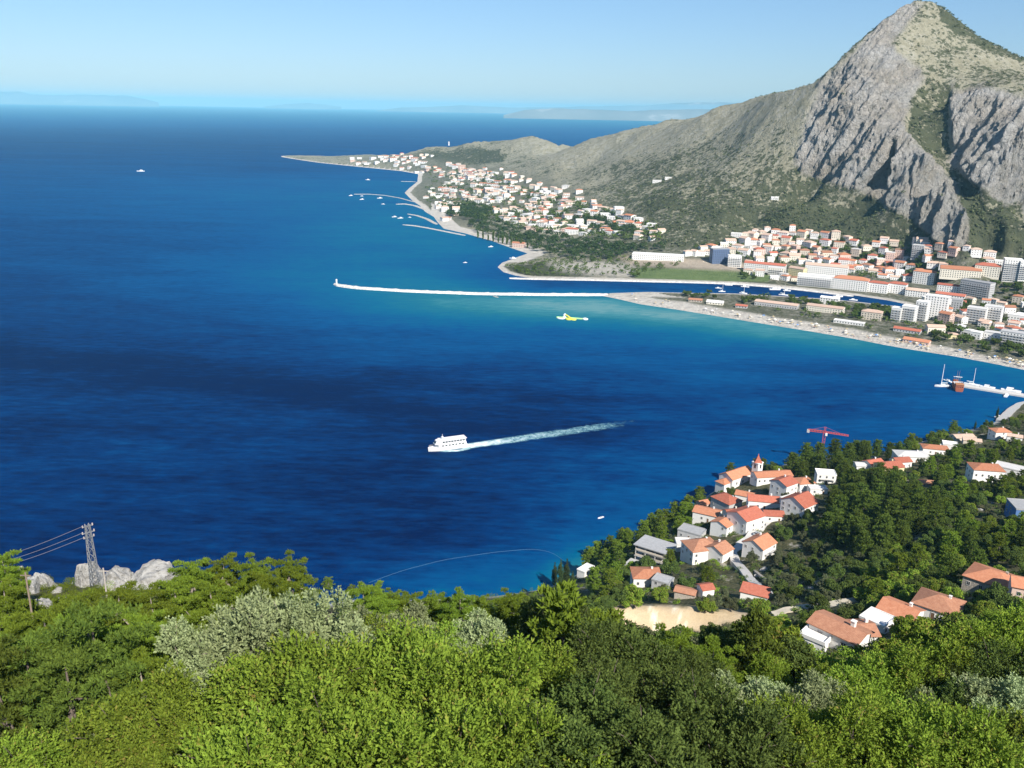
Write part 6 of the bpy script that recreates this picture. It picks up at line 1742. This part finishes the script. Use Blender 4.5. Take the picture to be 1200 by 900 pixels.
def try_plant(px, py, kk, s, gap, maxn=10 ** 6):
    Hc, Rc = KIT[kk][0][2] * s, KIT[kk][0][3] * s
    p = ground_hit(px, py, Hc)
    if p[2] < .5: return False
    d = math.hypot(p[0], p[1])
    if d > 900: return False
    if blocked(p[0], p[1], p[2] + Hc, Rc, d): return False
    if any((p[0] - a) ** 2 + (p[1] - b) ** 2 < (gap * (Rc + c)) ** 2 for a, b, c in PLANTED): return False
    PLANTED.append((p[0], p[1], Rc)); plant(kk, p, s); counts[kk] = counts.get(kk, 0) + 1
    return True
# the great dark pines over the village, the seaside wood, the shore trees behind the crane
for (a, b, s) in [(975, 575, 1.5), (1000, 565, 1.6), (1030, 570, 1.5), (1055, 580, 1.4), (985, 598, 1.5), (1015, 598, 1.6), (1045, 605, 1.5), (1075, 600, 1.4), (1000, 622, 1.4), (1035, 628, 1.4), (1065, 625, 1.3), (970, 615, 1.2)]: try_plant(a, b, 'mid_darkpine', s, .3)
for (a, b, s) in [(700, 645, 1.2), (715, 640, 1.2), (735, 632, 1.3), (755, 622, 1.3), (772, 612, 1.3), (790, 602, 1.3), (806, 590, 1.3), (820, 580, 1.2), (728, 648, 1.1), (750, 640, 1.1), (775, 625, 1.1), (795, 615, 1.1), (810, 603, 1.1), (838, 572, 1.0), (830, 583, 1.0), (783, 590, 1.0), (845, 583, 1.0), (860, 580, .8)]: try_plant(a, b, 'mid_pine', s, .3)
for (a, b, s) in [(930, 540, 1.3), (945, 534, 1.4), (960, 531, 1.4), (978, 528, 1.4), (995, 528, 1.3), (1012, 527, 1.2), (1028, 526, 1.1), (1043, 526, 1.0), (935, 553, 1.1), (952, 545, 1.1), (985, 540, 1.0)]: try_plant(a, b, 'mid_darkpine', s, .3)
for (a, b, s) in [(1095, 512, 1.1), (1105, 508, 1.2), (1112, 513, 1.0)]: try_plant(a, b, 'mid_oak', s, .3)
for (a, b, s, v) in [(650, 672, 1.5, 0), (657, 670, 1.75, 1), (664, 674, 1.6, 0), (671, 680, 1.1, 1), (951, 566, 1.1, 1), (1169, 484, 1.1, 0), (1143, 498, .8, 1), (766, 668, .7, 0)]:
    p = ground_hit(a, b, 5 * s); plant('cypress', p, s, variant=v); PLANTED.append((p[0], p[1], 2)); CLEAR.append((a, b, 4, 16, math.hypot(p[0], p[1])))
for a, b, s in [(905, 705, 1.0)]: try_plant(a, b, 'mid_olive', s, .2)
for k in range(9000):
    px, py = rr.uniform(640, 1230), 480 + 300 * rr.random() ** .9
    low = k < 260
    if low: px, py = rr.uniform(590, 720), rr.uniform(702, 724)
    if 260 <= k < 620: px, py = rr.uniform(1040, 1235), rr.uniform(492, 640)
    kinds = region(px, py); u = rr.random(); kk = kinds[-1][0]
    for name_, w_ in kinds:
        if u < w_: kk = name_; break
        u -= w_
    s = rr.uniform(.75, 1.25) * (.9 if kk == 'mid_olive' else 1)
    if low: kk, s = rr.choice(['mid_oak', 'mid_broad']), rr.uniform(.5, .75)
    if len(PLANTED) > 900: break
    if counts.get(kk, 0) > {'mid_pine': 120, 'mid_darkpine': 105}.get(kk, 190): continue
    try_plant(px, py, kk, s, .52)
print('slope trees', counts, len(TREES))

# --- undergrowth: low shrubs, grass tussocks, uncountable
def undergrowth(name, label, spots, leaf, nleaf, L, W, rs, flat=.8):
    V = []; F = []; T = []; b = 0
    for (x, y, z, r) in spots:
        cl = [(rs.normal() * r * .45, rs.normal() * r * .45, r * rs.uniform(.2, .6), r * rs.uniform(.4, .65)) for _ in range(5)]
        p, d = crown_points(cl, nleaf, rs, .5, flat)
        v, f, t = leaves_mesh('', p + np.array([x, y, z]), d * .7 + np.array([0, 0, .45]) + rs.normal(size=(nleaf, 3)) * .7, L, W, None, rs, .2)
        V.append(v); F.append(f + b); T.append(np.clip(t * .7 + rs.uniform(0, .3), 0, 1)); b += len(v)
    me = np_mesh(name, np.concatenate(V), np.concatenate(F), [LEAF[leaf]], False, None, {'tint': np.concatenate(T)})
    return tag(link(name, me), label, kind='stuff')
rs = np.random.RandomState(5)
def spots_px(n, x0, x1, y0, y1, rmin, rmax, test=None, far=900):
    out = []
    for _ in range(n):
        px, py = rs.uniform(x0, x1), rs.uniform(y0, y1)
        if test and not test(px, py): continue
        p = ground_hit(px, py); d = math.hypot(p[0], p[1])
        if d > far or p[2] < 1: continue
        r = rs.uniform(rmin, rmax)
        if any((p[0] - a) ** 2 + (p[1] - b) ** 2 < (q * .8 + r * .5) ** 2 for a, b, q in FOOT): continue
        if any(d < D - 1 and abs(px - cx) < hw and abs(py - cy) < hh for cx, cy, hw, hh, D in CLEAR): continue
        if in_poly(np.array([px]), np.array([py]), SCREE)[0]: continue
        out.append((p[0], p[1], float(nz(np.array([p[0]]), np.array([p[1]]))[0]), r))
    return out
undergrowth('undergrowth', 'low green shrubs filling the ground between the near trees', spots_px(330, -60, 1260, 690, 980, .7, 1.5, far=130), 'broad', 700, .16, .08, rs)
undergrowth('undergrowth', 'dark low scrub between the trees of the slope', spots_px(1100, 640, 1240, 500, 770, 1.2, 2.4), 'oak', 150, .55, .32, rs)
undergrowth('undergrowth', 'grey green scrub between the trees of the slope', spots_px(800, 640, 1240, 500, 770, 1.0, 2.2), 'olive', 150, .5, .28, rs)
undergrowth('undergrowth', 'fresh green bushes between the trees of the slope', spots_px(500, 700, 1240, 600, 800, 1.2, 2.4), 'broad', 170, .5, .28, rs)
undergrowth('undergrowth', 'light bushes among the pale boulders on the knoll', spots_px(300, -40, 260, 655, 760, .7, 1.6), 'pine', 400, .22, .08, rs)
undergrowth('undergrowth', 'low green bushes on the shore slope beside the cypresses', spots_px(260, 530, 700, 684, 725, 1.2, 2.4), 'pine', 150, .5, .2, rs)
undergrowth('undergrowth', 'grey green scrub on the slope above the quay', spots_px(600, 1030, 1240, 490, 650, 1.4, 2.8), 'olive', 150, .6, .34, rs)
undergrowth('grass', 'pale tall grass on the slope below the row of roofs', spots_px(300, 930, 1110, 760, 800, .6, 1.2), 'grass', 260, .5, .05, rs, 1.0)

# --- across the bay: town trees one by one, the pine wood as a mass, scrub on the mountain
def far_tree(px, py, s, key='far_round'):
    p = ground_hit(px, py)
    if p[2] < .6 or not free(p[0], p[1], .2 * s): return
    plant(key, p, s)
rr = random.Random(9)
for i, (a, b) in enumerate([(560, 279), (566, 280.5), (572, 282), (578, 283), (584, 284.5), (589, 285.5), (594, 286.5), (599, 287.5), (605, 288.5), (611, 290), (618, 291)]): plant('far_poplar', ground_hit(a, b), rr.uniform(.8, 1.25))
for (poly, n, s0, s1) in [([(800, 343), (842, 344), (842, 351), (800, 350)], 9, .8, 1.3), ([(870, 351), (895, 352), (896, 358), (872, 358)], 7, .8, 1.3), ([(915, 345), (950, 348), (945, 353), (915, 351)], 7, .7, 1.1), ([(890, 351), (960, 356), (1060, 366), (1055, 373), (960, 362), (890, 356)], 40, .7, 1.25), ([(962, 362), (1048, 360), (1045, 376), (985, 376)], 26, .8, 1.4),
                         ([(1095, 382), (1200, 398), (1205, 420), (1150, 412), (1080, 396)], 34, .8, 1.4), ([(1160, 332), (1205, 334), (1205, 346), (1162, 344)], 14, .8, 1.3), ([(1005, 300), (1030, 300), (1050, 315), (1010, 312)], 12, 1, 1.7), ([(800, 290), (1000, 280), (1000, 316), (880, 300)], 60, .55, 1.0), ([(1020, 290), (1160, 302), (1160, 318), (1060, 318)], 36, .55, 1.0), ([(1110, 350), (1205, 345), (1205, 390), (1120, 380)], 26, .7, 1.2), ([(640, 235), (770, 268), (765, 280), (650, 270), (560, 250)], 40, .6, 1.1),
                         ([(868, 318), (892, 322), (890, 328), (870, 327)], 7, .8, 1.2), ([(736, 322), (750, 322), (750, 326), (736, 326)], 3, .8, 1.0), ([(586, 310), (625, 309), (630, 322), (600, 321)], 12, .5, 1.0), ([(1120, 356), (1132, 356), (1132, 372), (1120, 370)], 4, .9, 1.2)]:
    xs = [q[0] for q in poly]; ys = [q[1] for q in poly]; k = 0
    for _ in range(n * 8):
        a, b = rr.uniform(min(xs), max(xs)), rr.uniform(min(ys), max(ys))
        if k >= n: break
        if in_poly(np.array([a]), np.array([b]), poly)[0]: far_tree(a, b, rr.uniform(s0, s1)); k += 1
def scatter_mass(name, label, spots, leaf, rs, per=26, L=2.0, W=1.4):
    sp = np.array(spots); n = len(sp)
    d = _unit(rs.normal(size=(n, per, 3))); d[..., 2] = np.abs(d[..., 2]) * .9 + .05 * d[..., 2]
    c = sp[:, None, :3] + d * sp[:, None, 3:4] * rs.uniform(.55, 1.0, (n, per, 1))
    v, f, t = leaves_mesh('', c.reshape(-1, 3), (d + np.array([0, 0, .3]) + rs.normal(size=d.shape) * .4).reshape(-1, 3), 1, 1, None, rs, .2)
    # leaf clumps in proportion to their bush
    cc = np.repeat(c.reshape(-1, 3), 4, 0); k = np.repeat(np.repeat(sp[:, 3], per), 4)[:, None]
    v = cc + (v - cc) * k * np.array([L / 3, L / 3, W / 3])
    return tag(link(name, np_mesh(name, v, f, [LEAF[leaf]], False, None, {'tint': t})), label, kind='stuff')
def far_spots(n, poly, r0, r1, zl=0.4, clear_=True):
    xs = [q[0] for q in poly]; ys = [q[1] for q in poly]; out = []
    for _ in range(n):
        a, b = rs.uniform(min(xs), max(xs)), rs.uniform(min(ys), max(ys))
        if not in_poly(np.array([a]), np.array([b]), poly)[0]: continue
        p = ground_hit(a, b); r = rs.uniform(r0, r1)
        if p[2] < .6 or (clear_ and not free(p[0], p[1], r * .15)): continue
        out.append((p[0], p[1], p[2] + r * zl, r))
    return out
wood = far_spots(900, [(545, 262), (565, 258), (600, 268), (660, 280), (720, 288), (776, 290), (780, 297), (735, 297), (715, 305), (690, 308), (650, 303), (615, 292), (560, 274)], 5, 9, .9)
wood += far_spots(200, [(520, 244), (545, 238), (575, 246), (580, 256), (560, 260), (525, 254)], 5, 9, .8)
wood += far_spots(200, [(672, 258), (700, 256), (745, 268), (740, 276), (700, 272)], 5, 8, .8)
scatter_mass('pine_wood', 'belt of dark pine wood behind the beach and the sports hall', wood, 'cypress', rs, 44, 1.3, 1.0)
# scrub over the mountain, thick where its ground is green
ii = rs.choice(NA * NR, 90000); ok = (Z.ravel()[ii] > 12) & (rs.uniform(0, 1, len(ii)) < np.clip(veg.ravel()[ii] * (1 - .85 * rock.ravel()[ii]) * 1.0, 0, 1) ** 2.2 * np.clip((RR.ravel()[ii] / 2100.0) ** 1.2, .3, 1.6)) & (RR.ravel()[ii] < 4300) & (urban.ravel()[ii] < .5)
ii = ii[ok]
sp = np.stack([X.ravel()[ii], Y.ravel()[ii], Z.ravel()[ii] + .3, rs.uniform(1.3, 3.6, len(ii)) * (1 + .3 * (veg.ravel()[ii] > .6))], 1)
sp = sp[~((PX.ravel()[ii] > 1085) & (PY.ravel()[ii] < 80) & (rs.uniform(0, 1, len(ii)) < .6))]
print('scrub', len(sp))
scatter_mass('scrub', 'dark scrub and bushes dotted over the mountain slopes', sp, 'olive', rs, 12, 2.2, 1.5)
gb = far_spots(1500, [(500, 196), (575, 204), (620, 222), (690, 240), (775, 268), (770, 284), (640, 276), (560, 258), (500, 244)], 4, 8, .6)
gb += far_spots(1300, [(800, 292), (900, 275), (1000, 280), (1160, 300), (1160, 322), (1060, 330), (900, 316)], 3, 5.5, .5)
gb += far_spots(420, [(870, 345), (1040, 362), (1200, 395), (1200, 420), (1040, 390), (860, 358)], 2.5, 5, .5)
gb += far_spots(500, [(590, 312), (640, 304), (720, 300), (800, 308), (790, 314), (740, 322), (620, 324)], 1.5, 4.5, .5)
scatter_mass('garden_bushes', 'green garden bushes between the houses across the bay', gb, 'oak', rs, 20, 1.8, 1.3)
# ================================================================ labels for the many
ORD = ['', 'second ', 'third ', 'fourth ', 'fifth ', 'sixth ', 'seventh ', 'eighth ', 'ninth ', 'tenth ', 'eleventh ', 'twelfth ', 'thirteenth ', 'fourteenth ', 'fifteenth ', 'sixteenth ', 'seventeenth ', 'eighteenth ', 'nineteenth ', 'twentieth ']
for tens, tenth in (('twenty', 'thirtieth '), ('thirty', 'fortieth '), ('forty', 'fiftieth '), ('fifty', 'sixtieth ')):
    ORD += [f'{tens}-{u}' for u in ('first ', 'second ', 'third ', 'fourth ', 'fifth ', 'sixth ', 'seventh ', 'eighth ', 'ninth ')] + [tenth]
def label_out(items, marks, group_of, fmt):
    """each item is named by its look and by how far out from the landmark beside it it stands"""
    buckets = {}
    for (o, look, px, py) in items:
        if not (-60 < px < 1260 and -60 < py < 1010): px, py = min(1260, max(-60, px)), min(1010, max(-60, py))
        nm = min(marks, key=lambda q: (q[1] - px) ** 2 + (1.6 * (q[2] - py)) ** 2)
        buckets.setdefault((look, nm[0]), []).append((math.hypot(nm[1] - px, nm[2] - py), o))
    for (look, mk), l in buckets.items():
        l.sort(key=lambda q: q[0])
        for i, (_, o) in enumerate(l):
            o['label'] = fmt(look, ORD[min(i, len(ORD) - 1)], mk)
            o['group'] = group_of(look)
HM = [('the sports hall', 771, 300), ('the dark blue block', 842, 300), ('the red roofed terrace', 896, 310), ('the yellow apartment house', 934, 318), ('the big orange hipped roof', 996, 330), ('the lone white slope house', 863, 276), ('the lone cream upper house', 983, 290), ('the brick red block', 1053, 300),
      ('the grey white cliff block', 1075, 296), ('the school roofs', 1130, 318), ('the tallest tower block', 1183, 318), ('the arched building', 1113, 348), ('the hotel tower', 1095, 362), ('the dry field flats', 1160, 370), ('the river quay', 905, 334), ('the bright red roof', 670, 270), ('the poplar row', 590, 280), ('the watch tower', 526, 165),
      ('the longest groyne', 450, 229), ('the broad groyne', 490, 242), ('the hooked groyne', 495, 256), ('the innermost groyne', 495, 204), ('the hill crest', 620, 200), ('the wood belt', 730, 285), ('the inner bay', 500, 214), ('the upper slope village', 655, 225), ('the village street end', 560, 222), ('the low point', 420, 190), ('the middle village', 600, 240), ('the mountain foot houses', 1020, 300), ('the back street', 930, 290), ('the terraced slope', 545, 208), ('the wood edge houses', 640, 262), ('the last hillside houses', 765, 272), ('the village centre', 700, 258)]
label_out(FILL, HM, lambda k: PG if k.startswith('tiny') else TG, lambda look, od, mk: f"{look}, {od}one out from {mk}" if od else f"{look}, the one next to {mk}")
TM = [('the pylon', 110, 650), ('the largest boulder', 175, 665), ('the dark pole', 42, 705), ('the left outcrop', 25, 690), ('the pale grey pole', 130, 700), ('the cypress group', 660, 672), ('the boathouse', 688, 668), ('the sandy bank', 800, 722), ('the low end of the brown roofs', 950, 752), ('the bright orange roof', 1052, 722), ('the weathered hipped roof', 1096, 712), ('the stone house', 1160, 685),
      ('the church', 862, 552), ('the crane', 964, 515), ('the concrete building', 770, 640), ('the lane', 878, 676), ('the blue house', 1192, 600), ('the large orange roofed house', 1152, 545), ('the yellow walled house', 1040, 548), ('the quay', 1188, 482), ('the balcony house', 888, 638), ('the dirt path', 960, 712), ('the sea gap', 520, 700), ('the bare slope rock', 1076, 628), ('the rock ledge', 1155, 592),
      ('the grassy slope', 1000, 780), ('the picture foot by the oaks', 700, 890), ('the middle of the picture foot', 450, 890), ('the viewpoint corner', 60, 890), ('the far bottom corner', 1180, 890), ('the silver grove', 330, 740), ('the dark oak stand', 720, 800), ('the bottom silver shrubs', 920, 840), ('the pine crest', 300, 680), ('the lower hillside gap', 1060, 850), ('the olive slope', 940, 660), ('the wooded middle slope', 1050, 660), ('the edge wood', 1195, 650),
      ('the beach restaurant', 1074, 400), ('the hotel tower', 1095, 362), ('the spit pavilion', 910, 355), ('the spit hut', 815, 350), ('the beige villa', 1021, 368), ('the river mouth', 605, 315), ('the pine wood', 600, 280), ('the sports hall', 771, 300), ('the dark blue block', 842, 300), ('the tower blocks', 1183, 335), ('the cliff foot', 1030, 305), ('the back houses', 930, 292), ('the school', 1130, 312), ('the beach flats', 1180, 402), ('the green pitch', 870, 322), ('the seaside wood', 780, 605), ('the great pines', 1020, 595), ('the shore row', 1110, 525), ('the upper trees', 1110, 570)]
label_out(TREES, TM, lambda k: k + 's', lambda look, od, mk: f"{look}, {od}one out from {mk}" if od else f"{look}, the one closest-standing to {mk}")
